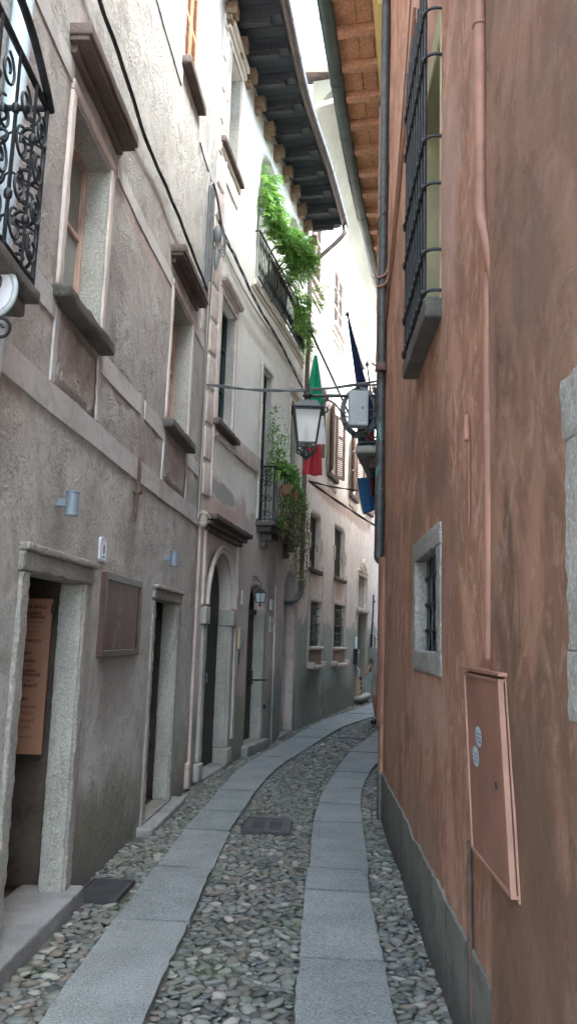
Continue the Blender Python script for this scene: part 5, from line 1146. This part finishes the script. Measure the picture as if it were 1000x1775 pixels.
# ---- street lantern on its bracket
Y=7.9
cl=at(533,712,Y); r=empty('street_lantern',cl,'large black four sided street lantern on a wall bracket','street lamp')
k=Y/1380
H=lambda px:px*k*1.03
top=cl.z
rw=math.sqrt(2)/2
bm=BM(); lathe4(bm,[(rw*H(55),-.005),(rw*H(57),.0),(rw*H(57),.012),(rw*H(44),.016),(rw*H(32),H(13)),(rw*H(31),H(15))],cl,math.pi/4); lathe(bm,[(H(6),H(15)),(H(8),H(17)),(H(7),H(19)),(H(4.5),H(22)),(H(9),H(25)),(H(9.5),H(28)),(H(6),H(30)),(H(3.5),H(33)),(H(3.5),H(42)),(H(2),H(44)),(H(2.6),H(46)),(H(1),H(50))],cl,16); obj('roof',bm,'lamp',r,smooth=35)
bt_=-H(60)
bm=BM(); lathe4(bm,[(rw*H(30),bt_),(rw*H(46),-.006)],cl); 
m_=NB('frosted_pane'); m_.b.inputs['Transmission Weight'].default_value=.55; m_.b.inputs['Roughness'].default_value=.45; m_.b.inputs['Base Color'].default_value=(.80,.77,.72,1); M['fr2']=m_.m
obj('glass',bm,'fr2',r)
bm=BM(); lathe(bm,[(H(4),bt_+.004),(H(4),bt_+H(12)),(H(2.2),bt_+H(13)),(H(2.8),bt_+H(24)),(H(3),bt_+H(34)),(H(1),bt_+H(38))],cl,10); obj('bulb',bm,'grey',r,smooth=60)
bm=BM()
for q in range(4):
    a=math.pi/4+q*math.pi/2; d=Vector((math.cos(a),math.sin(a),0))
    tube(bm,[cl+d*rw*H(31)+Vector((0,0,bt_-.01)),cl+d*rw*H(47)+Vector((0,0,-.004))],.011,6)
    a2=a+math.pi/2; e=Vector((math.cos(a2),math.sin(a2),0))
    tube(bm,[cl+d*rw*H(31)+Vector((0,0,bt_)),cl+e*rw*H(31)+Vector((0,0,bt_))],.009,6); tube(bm,[cl+d*rw*H(47)+Vector((0,0,-.01)),cl+e*rw*H(47)+Vector((0,0,-.01))],.012,6)
    # lower cage: curled feet meeting at a drop
    tube(bm,curve([cl+d*rw*H(31)+Vector((0,0,bt_)),cl+d*rw*H(33)+Vector((0,0,bt_-H(10))),cl+d*rw*H(20)+Vector((0,0,bt_-H(16))),cl+d*rw*H(5)+Vector((0,0,bt_-H(24)))],5),.009,6)
    for sg in (1,-1):
        c3=cl+(d+e)*.5*rw*H(30)+Vector((0,0,bt_-H(6))); ex=(e-d).normalized(); scroll(bm,lambda u,v,c3=c3,ex=ex:c3+ex*u+Vector((0,0,v)),(sg*H(7),0),H(6),R_(90),1.1,.005,sg,14)
lathe(bm,[(H(2),-H(6)),(H(7),-H(3)),(H(7),0),(H(4),H(8)),(H(3),H(12))],cl+Vector((0,0,bt_-H(20))),12); lathe(bm,[(.002,-H(12)),(H(2.5),-H(7)),(H(1.5),-H(3))],cl+Vector((0,0,bt_-H(19))),10)
obj('frame',bm,'lamp',r,smooth=60)
bm=BM(); arm0=at(533,686,Y); arm1=at(655,686,Y); arm1.x=R1(9.72,.04,0).x
tube(bm,[arm0+Vector((0,0,0)),arm0.lerp(arm1,.5),arm1],.017,8)
def AR(px,py): return at(px,py,Y)
tube(bm,curve([AR(655,722),AR(630,727),AR(600,722),AR(582,702),AR(568,694),AR(557,700),AR(555,711),AR(562,716),AR(568,711),AR(566,705)],5),.009,6); tube(bm,curve([AR(650,712),AR(620,708),AR(596,716)],4),.008,6)
tube(bm,[AR(567,687),AR(567,694)],.014,8); tube(bm,[AR(652,672),AR(652,730)],.014,8); obj('bracket',bm,'lamp',r,smooth=60)
# junction box and cable coil
jc=AR(619,714); r=empty('junction_box',jc,'pale grey plastic junction box hung on the lamp bracket','box')
a0=AR(603,684); a1=AR(635,745); xm0,xm1=a0.x,a1.x; z1_,z0_=a0.z,a1.z
bm=BM(); box(bm,xm0,xm1,Y-.16,Y-.03,z0_,z1_,None,.05,0,.01); obj('body',bm,'grey',r,smooth=40)
bm=BM(); lathe(bm,[(.008,-.012),(.008,.012)],Vector((xm0+.7*(xm1-xm0),Y-.162,(z0_+z1_)/2)),8); lathe(bm,[(.004,-.004),(.004,.004)],Vector((xm0+.7*(xm1-xm0),Y-.17,(z0_+z1_)/2)),8); obj('lock',bm,simple('dark_grey_lock',(.12,.125,.13),.5,.05),r)
bm=BM(); box(bm,xm0+.45*(xm1-xm0),xm1-.012,Y-.163,Y-.1605,z0_+.018,z0_+.04,None); obj('plate',bm,simple('lighter_grey_plate',(.42,.44,.45),.5,.04),r)
bm=BM()
for q in range(3): tube(bm,[AR(612+q*8,748),AR(610+q*7,754),AR(613+q*5,760)],.012,6)
obj('cable_gland',bm,'lamp',r)
r=empty('cable_coil',AR(623,712),'looped grey cables coiled behind the junction box','cable')
for q in range(4):
    bm=BM(); ph=q*.5; rr1=26+q*1.8; pts=[AR(623+rr1*math.cos(t)*1.0,712+(rr1+14)*math.sin(t)*(.95)) for t in np.linspace(ph,ph+math.tau*.97,40)]
    pts=[p+Vector((0,.02+.012*q+.02*math.sin(i*.3+q),0)) for i,p in enumerate(pts)]; tube(bm,pts,.011,6); obj('loop',bm,'gcable',r,smooth=60)
bm=BM()
for a in (.3,1.2,2.6,4.6): p_=AR(623+29*math.cos(a),712+42*math.sin(a)); box(bm,p_.x-.02,p_.x+.02,p_.y-.01,p_.y+.09,p_.z-.004,p_.z+.004)
obj('cable_tie',bm,'cable',r)
# ---- cables
def cable(pts,rad,label,mat='cable',strands=1,name='cable',fine=5,gap=1.7,wob=.004):
    r=None; bms=BM()
    P_=curve(pts,fine)
    for q in range(strands):
        a=q*math.tau/max(1,strands); tube(bms,[p+Vector((math.cos(a+i*.5)*rad*gap*(strands>1),0,math.sin(a+i*.5)*rad*gap*(strands>1)))+NV(p,2.3,wob) for i,p in enumerate(P_)],rad,6)
    return tag(obj(name,bms,mat,None,smooth=60),label,'cable')
cable([L1(s,.05,z) for s,z in ((5.2,5.6),(6.0,5.5),(6.39,5.46),(6.91,5.44),(7.58,5.36),(8.2,5.38),(8.8,5.40),(9.5,5.38),(10.15,5.36),(10.3,5.35))],.0075,'black cable bundle sloping along the upper grey plaster wall',strands=3,gap=1.2)
cable([L2(s,.06,z) for s,z in ((.0,6.42),(.4,6.38),(.84,6.40),(1.7,6.36),(2.52,6.32),(3.5,6.26),(4.38,6.17),(5.4,6.1),(5.62,6.08))],.008,'black cable bundle running along the pale house under the lattice balcony',strands=3)
r=empty('cable_riser',L1(10.3,.04,5.6),'grey conduits with insulator rising at the joint of the two left houses','conduit')
bm=BM()
for q,(s,z0,z1) in enumerate(((10.22,5.35,6.55),(10.30,5.3,6.6),(10.37,5.5,6.58))): tube(bm,[L1(s,.04+q*.006,z) for z in np.linspace(z0,z1,6)],.016,6)
tube(bm,curve([L1(10.22,.04,6.5),L1(10.3,.05,6.64),L1(10.5,.07,6.58),L2(.05,.07,6.42)],5),.014,6); obj('pipes',bm,'gcable',r,smooth=60)
bm=BM(); c=L1(10.58,.08,6.15); lathe(bm,[(.012,-.42),(.03,-.34),(.03,-.22),(.018,-.2),(.018,-.1),(.045,-.06),(.05,.04),(.03,.10),(.012,.12)],c,12); 
for q in range(4): tube(bm,curve([c+Vector((.02,0,.06)),c+Vector((.05+.015*q,.02,.1-.05*q)),c+Vector((.08,.02,-.1-.05*q)),c+Vector((.02,0,-.18))],4),.007,5)
obj('insulator',bm,'gcable',r,smooth=60)
r=empty('wall_wires',L1(10.62,.03,4),'thin grey wires clipped up the seam down to a round box','wires')
for q,s in enumerate((10.50,10.56,10.62)):
    bm=BM(); tube(bm,[L1(s,.022,z)+Vector((math.sin(z*2+q)*.006,0,0)) for z in np.linspace(2.85,6.1,26)],.0075,5); obj('wire',bm,'gcable' if q!=1 else 'pipep',r,smooth=60)
bm=BM(); c=L1(10.66,.06,2.86); lathe(bm,[(.045,-.07),(.05,-.05),(.05,.05),(.04,.07)],c,12)
for q in range(5): tube(bm,[c+Vector(((.06+.006*q)*math.cos(t),-.03-.01*q,.0+(.09-.008*q)*math.sin(t))) for t in np.linspace(0,6.0,22)],.004,5)
obj('round_box',bm,simple('old_cream_box',(.40,.36,.30),.6,.2,8),r,smooth=60)
A=L1(10.60,.05,4.38); B=at(655,660,7.9); B.x=R1(9.7,.06,0).x
def sag(A,B,s,n=14): return [A.lerp(B,t)+Vector((0,0,-s*4*t*(1-t))) for t in np.linspace(0,1,n)]
cable(sag(A,B,.09),.0095,'grey cable strung across the alley above the street lantern','gcable',2,fine=2,gap=1,wob=.002)
bm=BM(); wbox(bm,R1,9.62,9.72,.0,.11,4.27,4.36,.05,.01,12,.02); tube(bm,[R1(9.66,.05,4.2),R1(9.66,.1,4.32),R1(9.66,.16,4.36)],.01,6); tag(obj('wire_anchor',bm,'rust',None,smooth=60),'rusty clamp on the corner pipe holding the crossing cable','clamp')
a=L2(5.55,.12,3.92)
a_=at(536,834,13.9); b_=at(668,921,17.5)
cable([a_.lerp(b_,t)+Vector((0,0,-.035*4*t*(1-t))) for t in np.linspace(0,1,9)],.013,'lower black cable dropping right across the bending house front','cable',2,fine=3,gap=1)
b_=at(660,853,12.6)
cable([a_.lerp(b_,t)+Vector((0,0,-.04*4*t*(1-t))) for t in np.linspace(0,1,9)],.008,'thin black wires level across to the stone balcony','cable',2,fine=3,gap=1)
bm=BM(); lathe(bm,[(.01,-.1),(.03,-.04),(.03,.03),(.015,.06)],a,10); tube(bm,[L2(5.55,0,4.0),a],.01,5); tube(bm,[L2(5.5,0,4.3),a],.007,5); tag(obj('wire_insulator',bm,'cable',None,smooth=60),'dark insulator where two wires fan out beside the brown downpipe','insulator')
# ---- things on the arch house wall
def plate(name,W,s0,s1,z0,z1,o,mat,label,cat,parts=()):
    r=empty(name,W((s0+s1)/2,.0,(z0+z1)/2),label,cat); bm=BM(); wbox(bm,W,s0,s1,-.01,o,z0,z1,.2,0,9,.004); obj('plate',bm,mat,r)
    for nm,a,b,c,d,oo,mm in parts: bm=BM(); wbox(bm,W,a,b,o,o+oo,c,d); obj(nm,bm,mm,r)
    return r
plate('glazed_menu_case',L2,1.98,2.24,1.44,1.72,.05,simple('pale_gold_frame',(.48,.40,.24),.4,.1),'small gold framed display case by the big arched door','display case',(('inner_sheet',2.0,2.22,1.46,1.70,.002,simple('grey_sheet',(.24,.25,.24),.4,.2)),))
plate('intercom',L2,1.94,2.04,1.22,1.42,.04,'grey','small grey intercom below the gold framed case','intercom',(('button_panel',1.96,2.02,1.25,1.39,.004,'ink'),))
plate('number_plate',L2,2.14,2.24,2.03,2.22,.012,'white','pale number plate high between the two arched doors','sign',(('border',2.16,2.22,2.06,2.19,.001,'paper'),))
plate('name_plate',L2,3.66,3.80,2.02,2.18,.012,'paper','upper white name plate right of narrow brown door','sign',(('faint_lettering',3.69,3.77,2.08,2.12,.001,simple('grey_print',(.42,.42,.44),.7,.1)),))
plate('name_plate',L2,3.66,3.86,1.68,1.92,.012,'paper','lower larger white name plate right of narrow brown door','sign',(('faint_lettering',3.70,3.82,1.76,1.84,.001,simple('blue_grey_print',(.36,.38,.45),.7,.1)),))
bm=BM(); wbox(bm,L2,1.16,1.30,-.40,-.395,1.52,1.92); r=tag(obj('paper_notice',bm,'paper'),'white paper notice pinned on the dark arched door','notice')
r=empty('red_letterbox',L2(.72,-.3,1.5),'dull red rounded letterbox on the dark arched door','letterbox'); bm=BM(); wbox(bm,L2,.58,.82,-.42,-.28,1.30,1.62,.05,0,9,.03); obj('body',bm,'hedred',r,smooth=60); bm=BM(); wbox(bm,L2,.57,.83,-.41,-.275,1.615,1.65,.05,0,9,.015); obj('lid',bm,'hedred',r,smooth=60); bm=BM(); lathe(bm,[(.01,-.05),(.035,-.03),(.03,.02),(.01,.04)],L2(.66,-.3,1.25),8); obj('knob',bm,'paper',r)
# small notice board in second doorway of house one
r=empty('door_notice',L1(9.3,-.3,1.6),'pale paper notice on narrow wooden board inside second doorway','notice')
yq=L1(9.72,-.27,0); bm=BM(); box(bm,yq.x-.30,yq.x-.02,yq.y-.01,yq.y+.01,.75,1.88); obj('board',bm,'signo',r); bm=BM(); box(bm,yq.x-.26,yq.x-.03,yq.y-.016,yq.y-.011,1.42,1.80); obj('sheet',bm,simple('browned_paper',(.36,.30,.26),.8,.1),r); bm=BM(); box(bm,yq.x-.10,yq.x-.06,yq.y-.018,yq.y-.0165,1.56,1.66); obj('dark_mark',bm,'ink',r)
# utility cabinet on the terracotta wall
z0,z1=.855,1.50
r=empty('utility_cabinet',R1(5.15,.06,.79),'terracotta painted metal utility cabinet with two round stickers','cabinet')
def CT(s,o,z):  # slightly racked like the wall below it
    k=(1.49-z)/.70; return R1(s-.275-.14*k,o,z0+(z-.79)*(z1-z0)/.70)
def cbox(bm,s0,s1,o0,o1,za,zb,ch=0,seg=.15): lattice(bm,CT,cuts(s0,s1,seg,ch),cuts(o0,o1,seg,ch),cuts(za,zb,seg,ch))
ZA,ZB=.79,1.49
bm=BM(); cbox(bm,4.88,5.47,-.02,.050,ZA,ZB,.004); obj('frame',bm,'boxlit',r,smooth=40)
bm=BM(); cbox(bm,4.90,5.45,.0501,.064,ZA+.024,ZB-.022,.003); d_=obj('door',bm,'boxo',r,smooth=40)
bm=BM(); cbox(bm,4.883,4.898,.0551,.072,ZA+.02,ZB-.02,.004); cbox(bm,5.452,5.462,.0551,.070,ZA+.02,ZB-.02,.004); cbox(bm,4.883,5.462,.0501,.071,ZB-.02,ZB-.010,.004); cbox(bm,4.883,5.462,.0501,.071,ZA+.012,ZA+.022,.004); obj('raised_rim',bm,'boxlit',r,smooth=40)
bm=BM(); cbox(bm,4.86,5.50,-.02,.075,ZB+.001,ZB+.012,.003); obj('drip_cap',bm,'boxo',r,smooth=40)
for za,zb in ((1.36,1.44),(.86,.94)):
    bm=BM(); cbox(bm,5.471,5.49,.02,.066,za,zb,.004); obj('hinge',bm,'boxlit',r,smooth=40)
bm=BM(); cbox(bm,5.0,5.02,.0662,.07,1.10,1.125); obj('lock',bm,'ink',r)
n=NB('faded_sticker'); M['stick']=n.fin(n.mix((.42,.47,.52),(.34,.38,.43),n.rg(n.noise(40,3,.5,n.vec((.3,.3,1))),.45,.55)),.5)
for (sc_,zc) in ((5.245,1.245),(5.31,1.165)):
    bm=BM(); vs_=[bm.verts.new(CT(sc_+.055*math.cos(t),.0672,zc+.038*math.sin(t))) for t in np.linspace(0,math.tau,28,endpoint=False)]; bm.faces.new(vs_); st=obj('sticker',bm,'stick',d_)
    bm=BM()
    for dz in (-.018,-.004,.010): 
        hw=.036 if dz<0 else .04; cbox(bm,sc_-hw,sc_+hw,.0674,.0677,zc+dz-.003,zc+dz+.004,0,.05)
    # printing kept on the cabinet door as its own small part
    obj('sticker_print',bm,'inkb',d_)
# ---- foliage
def leaves(bm,lay,pts,size,n_=1,flat=.5,elong=1.6):
    for p in pts:
        a=random.uniform(0,math.tau); tl=random.gauss(0,flat); l=size*random.uniform(.6,1.3); w_=l/elong
        d=Vector((math.cos(a)*math.cos(tl),math.sin(a)*math.cos(tl),math.sin(tl)-.35)).normalized(); sd_=d.cross(Vector((random.gauss(0,.3),random.gauss(0,.3),1))).normalized(); nn=sd_.cross(d)
        v=[bm.verts.new(p),bm.verts.new(p+d*l*.45+sd_*w_*.5+nn*l*.06),bm.verts.new(p+d*l-nn*l*.1),bm.verts.new(p+d*l*.45-sd_*w_*.5+nn*l*.06),bm.verts.new(p+d*l*.5-nn*l*.02)]
        t=random.random()
        for x in v: x[lay]=t
        bm.faces.new((v[0],v[1],v[4])); bm.faces.new((v[1],v[2],v[4])); bm.faces.new((v[2],v[3],v[4])); bm.faces.new((v[3],v[0],v[4]))
def leafobj(name,pts,size,mat,parent,**k):
    bm=BM(); lay=bm.verts.layers.float.new('tint'); leaves(bm,lay,pts,size,**k); return obj(name,bm,mat,parent,recalc=False)
# wisteria: fronds (stalk with paired leaflets) arching out of a line along the rail
def fronds(bm,lay,stems,org,direction,l,leaf,droop=.5):
    pts=[]; p=Vector(org); d=Vector(direction).normalized(); n_=8
    for i in range(n_+1): pts.append(p.copy()); p=p+d*l/n_; d=(d+Vector((0,0,-droop/n_*1.6))+Vector((random.gauss(0,.05),random.gauss(0,.05),random.gauss(0,.03)))).normalized()
    tube(stems,pts[::2],.0022,3,cap=False)
    t=random.random()
    for i in range(1,n_+1):
        q=pts[i]; dd=(pts[i]-pts[i-1]).normalized(); sd_=dd.cross(Vector((0,0,1))).normalized()
        for sg in (1,-1):
            e=(sd_*sg+dd*.45+Vector((0,0,random.uniform(-.5,.1)))).normalized(); L=leaf*random.uniform(.7,1.15); up=e.cross(dd).normalized(); w_=L*.36
            v=[bm.verts.new(q),bm.verts.new(q+e*L*.45+dd*w_*.5),bm.verts.new(q+e*L+up*random.uniform(-.1,.1)*L),bm.verts.new(q+e*L*.45-dd*w_*.5)]
            tt=min(1,max(0,t+random.gauss(0,.15)))
            for x in v: x[lay]=tt
            bm.faces.new(v)
r=empty('wisteria',L2(3.2,.1,7.0),'bright green wisteria spilling over the lattice balcony rail','climbing plant')
bm=BM(); lay=bm.verts.layers.float.new('tint'); st=BM()
# blobs: (s, o, z, rs, ro, rz, count)
bl=[(2.42,.08,8.12,.26,.08,.32,100),(2.55,.11,7.85,.38,.11,.26,150),(2.9,.18,7.70,.46,.16,.24,190),(3.25,.25,7.74,.44,.18,.24,200),(3.6,.32,7.72,.36,.2,.24,150),(3.95,.34,7.78,.28,.18,.16,50),(3.4,.22,7.35,.26,.12,.16,50),(4.4,.16,7.3,.45,.10,.16,60),(4.9,.12,7.15,.5,.09,.22,60),(5.2,.12,7.0,.3,.09,.3,36),(4.3,.12,7.0,.4,.08,.2,26)]
for s,o,z,rs,ro_,rz,n_ in bl:
    for _ in range(int(n_*.95)):
        u=Vector((random.gauss(0,1),random.gauss(0,1),random.gauss(0,1))).normalized()*random.random()**.4
        q=L2(s+u.x*rs,max(.03,o+u.y*ro_),z+u.z*rz); dr=Vector((random.gauss(.5,.5),random.gauss(-.5,.5),random.gauss(.15,.4))); fronds(bm,lay,st,q,dr,random.uniform(.16,.32),.065,random.uniform(.5,1.4))
# stray shoots at the right hand end
for _ in range(26):
    q=L2(random.uniform(4.2,5.3),random.uniform(.2,.45),random.uniform(7.4,7.75)); fronds(bm,lay,st,q,(random.uniform(.3,1),random.uniform(-.6,.2),random.uniform(.1,1.)),random.uniform(.25,.5),.07,.9)
o=obj('foliage',bm,'leaf',r,recalc=False); obj('leaf_stalk',st,'leafd' if False else 'stem',r)
bm=BM()
for s0 in (2.6,3.1,3.7,4.4): tube(bm,curve([L2(s0,-.05,6.7),L2(s0+.1,.05,7.0),L2(s0-.05,.12,7.3),L2(s0+.2,.2,7.55),L2(s0+.5,.25,7.5)],5),.014,6)
tube(bm,curve([L2(2.5,.1,7.3),L2(3.0,.2,7.1),L2(3.6,.25,7.2),L2(4.3,.2,7.0)],5),.012,6)
obj('woody_stem',bm,'stem',r,smooth=60)
# balcony pots and plants
def pot(c,r0,r1,h,mat,label,group='flowerpots on the small iron balcony'):
    rt=empty('flowerpot',c,label,'flowerpot',group); bm=BM(); lathe(bm,[(r0,0),(r1*.95,h*.82),(r1*1.05,h*.83),(r1*1.05,h),(r1*.93,h),(r1*.9,h*.9)],c,16); obj('pot',bm,mat,rt,smooth=50); return rt
c1=L2(3.02,.20,3.90); r=pot(c1,.045,.075,.16,'lime','pale lime green plastic pot hung on the balcony rail')
c2=L2(3.2,.32,3.72); r=pot(c2,.06,.09,.15,'terra','terracotta pot hung low outside the balcony rail')
c3=L2(3.75,.32,3.72); r=pot(c3,.06,.09,.15,'terra','terracotta pot further along the balcony rail under trailing leaves')
r=empty('trailing_plant',L2(3.6,.3,3.9),'bushy plant trailing long strands from the small iron balcony','plant')
P_=[]
for s,o,z,rs,ro_,rz,n_ in ((3.1,.28,4.10,.24,.11,.16,330),(3.5,.32,4.08,.32,.13,.20,560),(3.95,.32,3.88,.3,.12,.22,380),(4.3,.3,3.75,.25,.1,.25,240),(3.4,.3,3.7,.3,.1,.16,200),(3.1,.28,3.32,.15,.08,.15,120)):
    for _ in range(n_):
        u=Vector((random.gauss(0,1),random.gauss(0,1),random.gauss(0,1))).normalized()*random.random()**.45; P_.append(L2(s+u.x*rs,o+u.y*ro_,z+u.z*rz))
leafobj('foliage',P_,.055,'leafd',r)
P_=[]; st=BM()
for q in range(60):
    s=random.uniform(2.95,4.75); z0_=random.uniform(3.5,3.9); L=random.uniform(.3,1.0)*(1.25 if s>3.9 else .8); o=random.uniform(.24,.40)
    if s>4.2: L*=1.15
    pts=[]; ss_=s
    for i in range(14): pts.append(L2(ss_,o+.02*math.sin(i*.7+q),z0_-L*i/13)); ss_+=random.gauss(0,.012)
    tube(st,pts,.0028,3,cap=False)
    for i in range(int(L*34)):
        t=random.random(); p_=pts[min(13,int(t*13))]; P_.append(p_+Vector((random.gauss(0,.02),random.gauss(0,.02),random.gauss(0,.02))))
obj('strand',st,'stem',r)
for q in range(9):
    s=4.55+random.gauss(0,.08); z=random.uniform(2.3,2.75)
    for i in range(14): P_.append(L2(s+random.gauss(0,.06),.3+random.gauss(0,.03),z+random.gauss(0,.07)))
leafobj('trailing_leaf',P_,.042,'leafy',r,flat=.9)
r=empty('climbing_shrub',L2(3.0,.12,3.9),'slender leafy shrub climbing the dark balcony door','plant')
P_=[]; st=BM()
for s0,z0_,s1,z1_,n_,sp in ((2.9,3.9,2.98,5.05,240,.09),(2.95,3.9,3.25,4.62,150,.09),(3.05,4.0,3.75,4.78,150,.08),(3.0,3.9,3.45,4.5,110,.08)):
    pts=curve([L2(s0,.12,z0_),L2((s0*2+s1)/3,.16,z0_*.6+z1_*.4),L2(s1,.16,z1_)],8); tube(st,pts,.004,4)
    for _ in range(n_): t=random.random()**.7; p_=pts[int(t*(len(pts)-1))]; P_.append(p_+Vector((random.gauss(0,sp*.8),random.gauss(0,sp*.6),random.gauss(0,sp))))
leafobj('foliage',P_,.05,'leafd',r); obj('stem',st,'stem',r)
# ---- person beyond the corner
def person(c,yaw):
    r=empty('person',c,'person in pale shirt and stone shorts walking half hidden beyond the right corner','person')
    cs,sn=math.cos(yaw),math.sin(yaw)
    T=lambda x,y,z:Vector((c.x+x*cs-y*sn,c.y+x*sn+y*cs,c.z+z))
    # x = person's left(+)/right(-), y = forward
    J={'pel':(0,0,.93,.135,.10),'wai':(0,0,1.08,.125,.095),'che':(0,-.01,1.27,.155,.11),'nek':(0,-.01,1.46,.06,.06),'hd0':(0,.015,1.56,.07,.08),'hd1':(0,.02,1.66,.08,.095),'hd2':(0,.0,1.745,.055,.065),
    'shL':(.17,-.01,1.41,.055,.055),'elL':(.27,-.12,1.13,.04,.04),'wrL':(.24,.10,1.02,.028,.032),'haL':(.22,.17,1.0,.028,.018),
    'shR':(-.17,-.01,1.41,.055,.055),'elR':(-.25,-.10,1.14,.04,.04),'wrR':(-.24,.08,.98,.028,.032),'haR':(-.23,.14,.95,.028,.018),
    'hpL':(.09,0,.88,.088,.095),'knL':(.10,.10,.50,.055,.058),'caL':(.10,.06,.36,.052,.056),'anL':(.10,-.04,.09,.034,.038),'toL':(.10,.09,.04,.035,.025),
    'hpR':(-.09,0,.88,.088,.095),'knR':(-.10,-.02,.49,.055,.058),'caR':(-.10,-.09,.37,.052,.056),'anR':(-.10,-.24,.16,.034,.038),'toR':(-.10,-.14,.05,.035,.025)}
    Ed=[('pel','wai'),('wai','che'),('che','nek'),('nek','hd0'),('hd0','hd1'),('hd1','hd2'),('che','shL'),('shL','elL'),('elL','wrL'),('wrL','haL'),('che','shR'),('shR','elR'),('elR','wrR'),('wrR','haR'),('pel','hpL'),('hpL','knL'),('knL','caL'),('caL','anL'),('anL','toL'),('pel','hpR'),('hpR','knR'),('knR','caR'),('caR','anR'),('anR','toR')]
    # fingers
    for sd_,h,dx in (('L','haL',1),('R','haR',-1)):
        hx,hy,hz=J[h][:3]
        for k,ln in enumerate((.07,.08,.075,.06)):
            a=f'f{sd_}{k}'; J[a+'a']=(hx+(k-1.5)*.018,hy+.045,hz-.01,.009,.009); J[a+'b']=(hx+(k-1.5)*.019,hy+.045+ln*.5,hz-.03,.008,.008); J[a+'c']=(hx+(k-1.5)*.018,hy+.035+ln*.6,hz-.06,.007,.007); Ed+=[(h,a+'a'),(a+'a',a+'b'),(a+'b',a+'c')]
        a=f't{sd_}'; J[a+'a']=(hx-dx*.035,hy+.01,hz-.015,.010,.010); J[a+'b']=(hx-dx*.04,hy+.045,hz-.04,.008,.008); Ed+=[(h,a+'a'),(a+'a',a+'b')]
    names=list(J); me=bpy.data.meshes.new('body'); me.from_pydata([T(*J[k][:3])-c for k in names],[(names.index(a),names.index(b)) for a,b in Ed],[])
    o=bpy.data.objects.new('body',me); COL.objects.link(o); o.parent=r
    md=o.modifiers.new('skin','SKIN'); sv=me.skin_vertices[0].data
    for i,k in enumerate(names): sv[i].radius=(J[k][3],J[k][4])
    sv[names.index('pel')].use_root=True
    md.use_smooth_shade=True; o.modifiers.new('sub','SUBSURF').levels=2; o.modifiers['sub'].render_levels=2; me.materials.append(M['skin'])
    def garment(nm,mat,rows):
        bm=BM(); rings=[]
        for (x,y,z,rx,ry) in rows: rings.append([bm.verts.new(T(x+rx*math.cos(a),y+ry*math.sin(a),z)) for a in np.linspace(0,math.tau,16,endpoint=False)])
        for a,b in zip(rings,rings[1:]):
            for k in range(16): bm.faces.new((a[k],a[(k+1)%16],b[(k+1)%16],b[k]))
        return bm
    bm=garment('s','shirt',[(0,0,.86,.175,.135),(0,0,1.0,.165,.13),(0,0,1.15,.165,.13),(0,-.01,1.30,.19,.14),(0,-.01,1.40,.20,.12),(0,-.01,1.46,.10,.08),(0,-.01,1.475,.065,.065)])
    for sg,e in ((1,J['elL']),(-1,J['elR'])):
        s_=J['shL' if sg>0 else 'shR']; rings=[]
        for t,rr_ in ((-.15,.06),(.0,.078),(.35,.072),(.62,.07)):
            q=Vector(s_[:3]).lerp(Vector(e[:3]),t); rings.append([bm.verts.new(T(q.x+rr_*math.cos(a),q.y+rr_*math.sin(a),q.z+rr_*.4*math.cos(a)*sg)) for a in np.linspace(0,math.tau,12,endpoint=False)])
        for a,b in zip(rings,rings[1:]):
            for k in range(12): bm.faces.new((a[k],a[(k+1)%12],b[(k+1)%12],b[k]))
    obj('shirt',bm,'shirt',r,smooth=180)
    bm=garment('p','shorts',[(0,0,.99,.155,.125),(0,0,.90,.18,.14),(0,0,.80,.19,.145)])
    for sg,kn in ((1,J['knL']),(-1,J['knR'])):
        rings=[]
        for t,rr_ in ((.0,.105),(.25,.108),(.55,.10),(.85,.098)):
            q=Vector((sg*.09,0,.88)).lerp(Vector(kn[:3]),t); rings.append([bm.verts.new(T(q.x+rr_*math.cos(a),q.y+rr_*math.sin(a),q.z)) for a in np.linspace(0,math.tau,14,endpoint=False)])
        for a,b in zip(rings,rings[1:]):
            for k in range(14): bm.faces.new((a[k],a[(k+1)%14],b[(k+1)%14],b[k]))
    obj('shorts',bm,'shorts',r,smooth=180)
    for an,to in (('anL','toL'),('anR','toR')):
        A_=Vector(J[an][:3]); B_=Vector(J[to][:3]); bm=BM(); d=(B_-A_)
        tube(bm,[T(*(A_+Vector((0,0,.11)))),T(*(A_+Vector((0,0,.05)))),T(*A_)],.047,10); obj('sock',bm,'sock',r,smooth=60)
        bm=BM(); lattice(bm,lambda x,y,z:T(A_.x+x*(1-.25*max(0,y-.1)/.15),A_.y+y,(z*(1-.35*max(0,y)/.22)+A_.z-.085)+ (0)),cuts(-.05,.05,.03,.015),cuts(-.07,.21,.04,.03),cuts(0,.10,.03,.03)); obj('shoe',bm,'shoe',r,smooth=60)
    bm=BM(); bmesh.ops.create_icosphere(bm,subdivisions=3,radius=1)
    for v in list(bm.verts):
        if v.co.z<-.05 and v.co.y>-.2 or v.co.z<-.55: bm.verts.remove(v)
    for v in bm.verts: q=v.co; v.co=T(q.x*.092,q.y*.108+.005,1.70+q.z*.095)+NV(q,5,.004)
    obj('hair',bm,'hair',r,smooth=180)
    bm=BM()
    for x in (.032,-.032): bmesh.ops.create_icosphere(bm,subdivisions=2,radius=.011,matrix=Matrix.Translation(T(x,.105,1.645)))
    obj('eye',bm,'ink',r)
    bm=BM(); tube(bm,[T(0,.10,1.65),T(0,.128,1.615),T(0,.11,1.605)],.011,6); 
    for x in (.088,-.088): bmesh.ops.create_icosphere(bm,subdivisions=2,radius=.022,matrix=Matrix.Translation(T(x,.0,1.635)))
    tube(bm,[T(-.022,.104,1.575),T(0,.112,1.572),T(.022,.104,1.575)],.005,5); obj('face_feature',bm,'skin',r,smooth=60)
    return r
person(Vector((1.93,16.0,0.005)),R_(150))
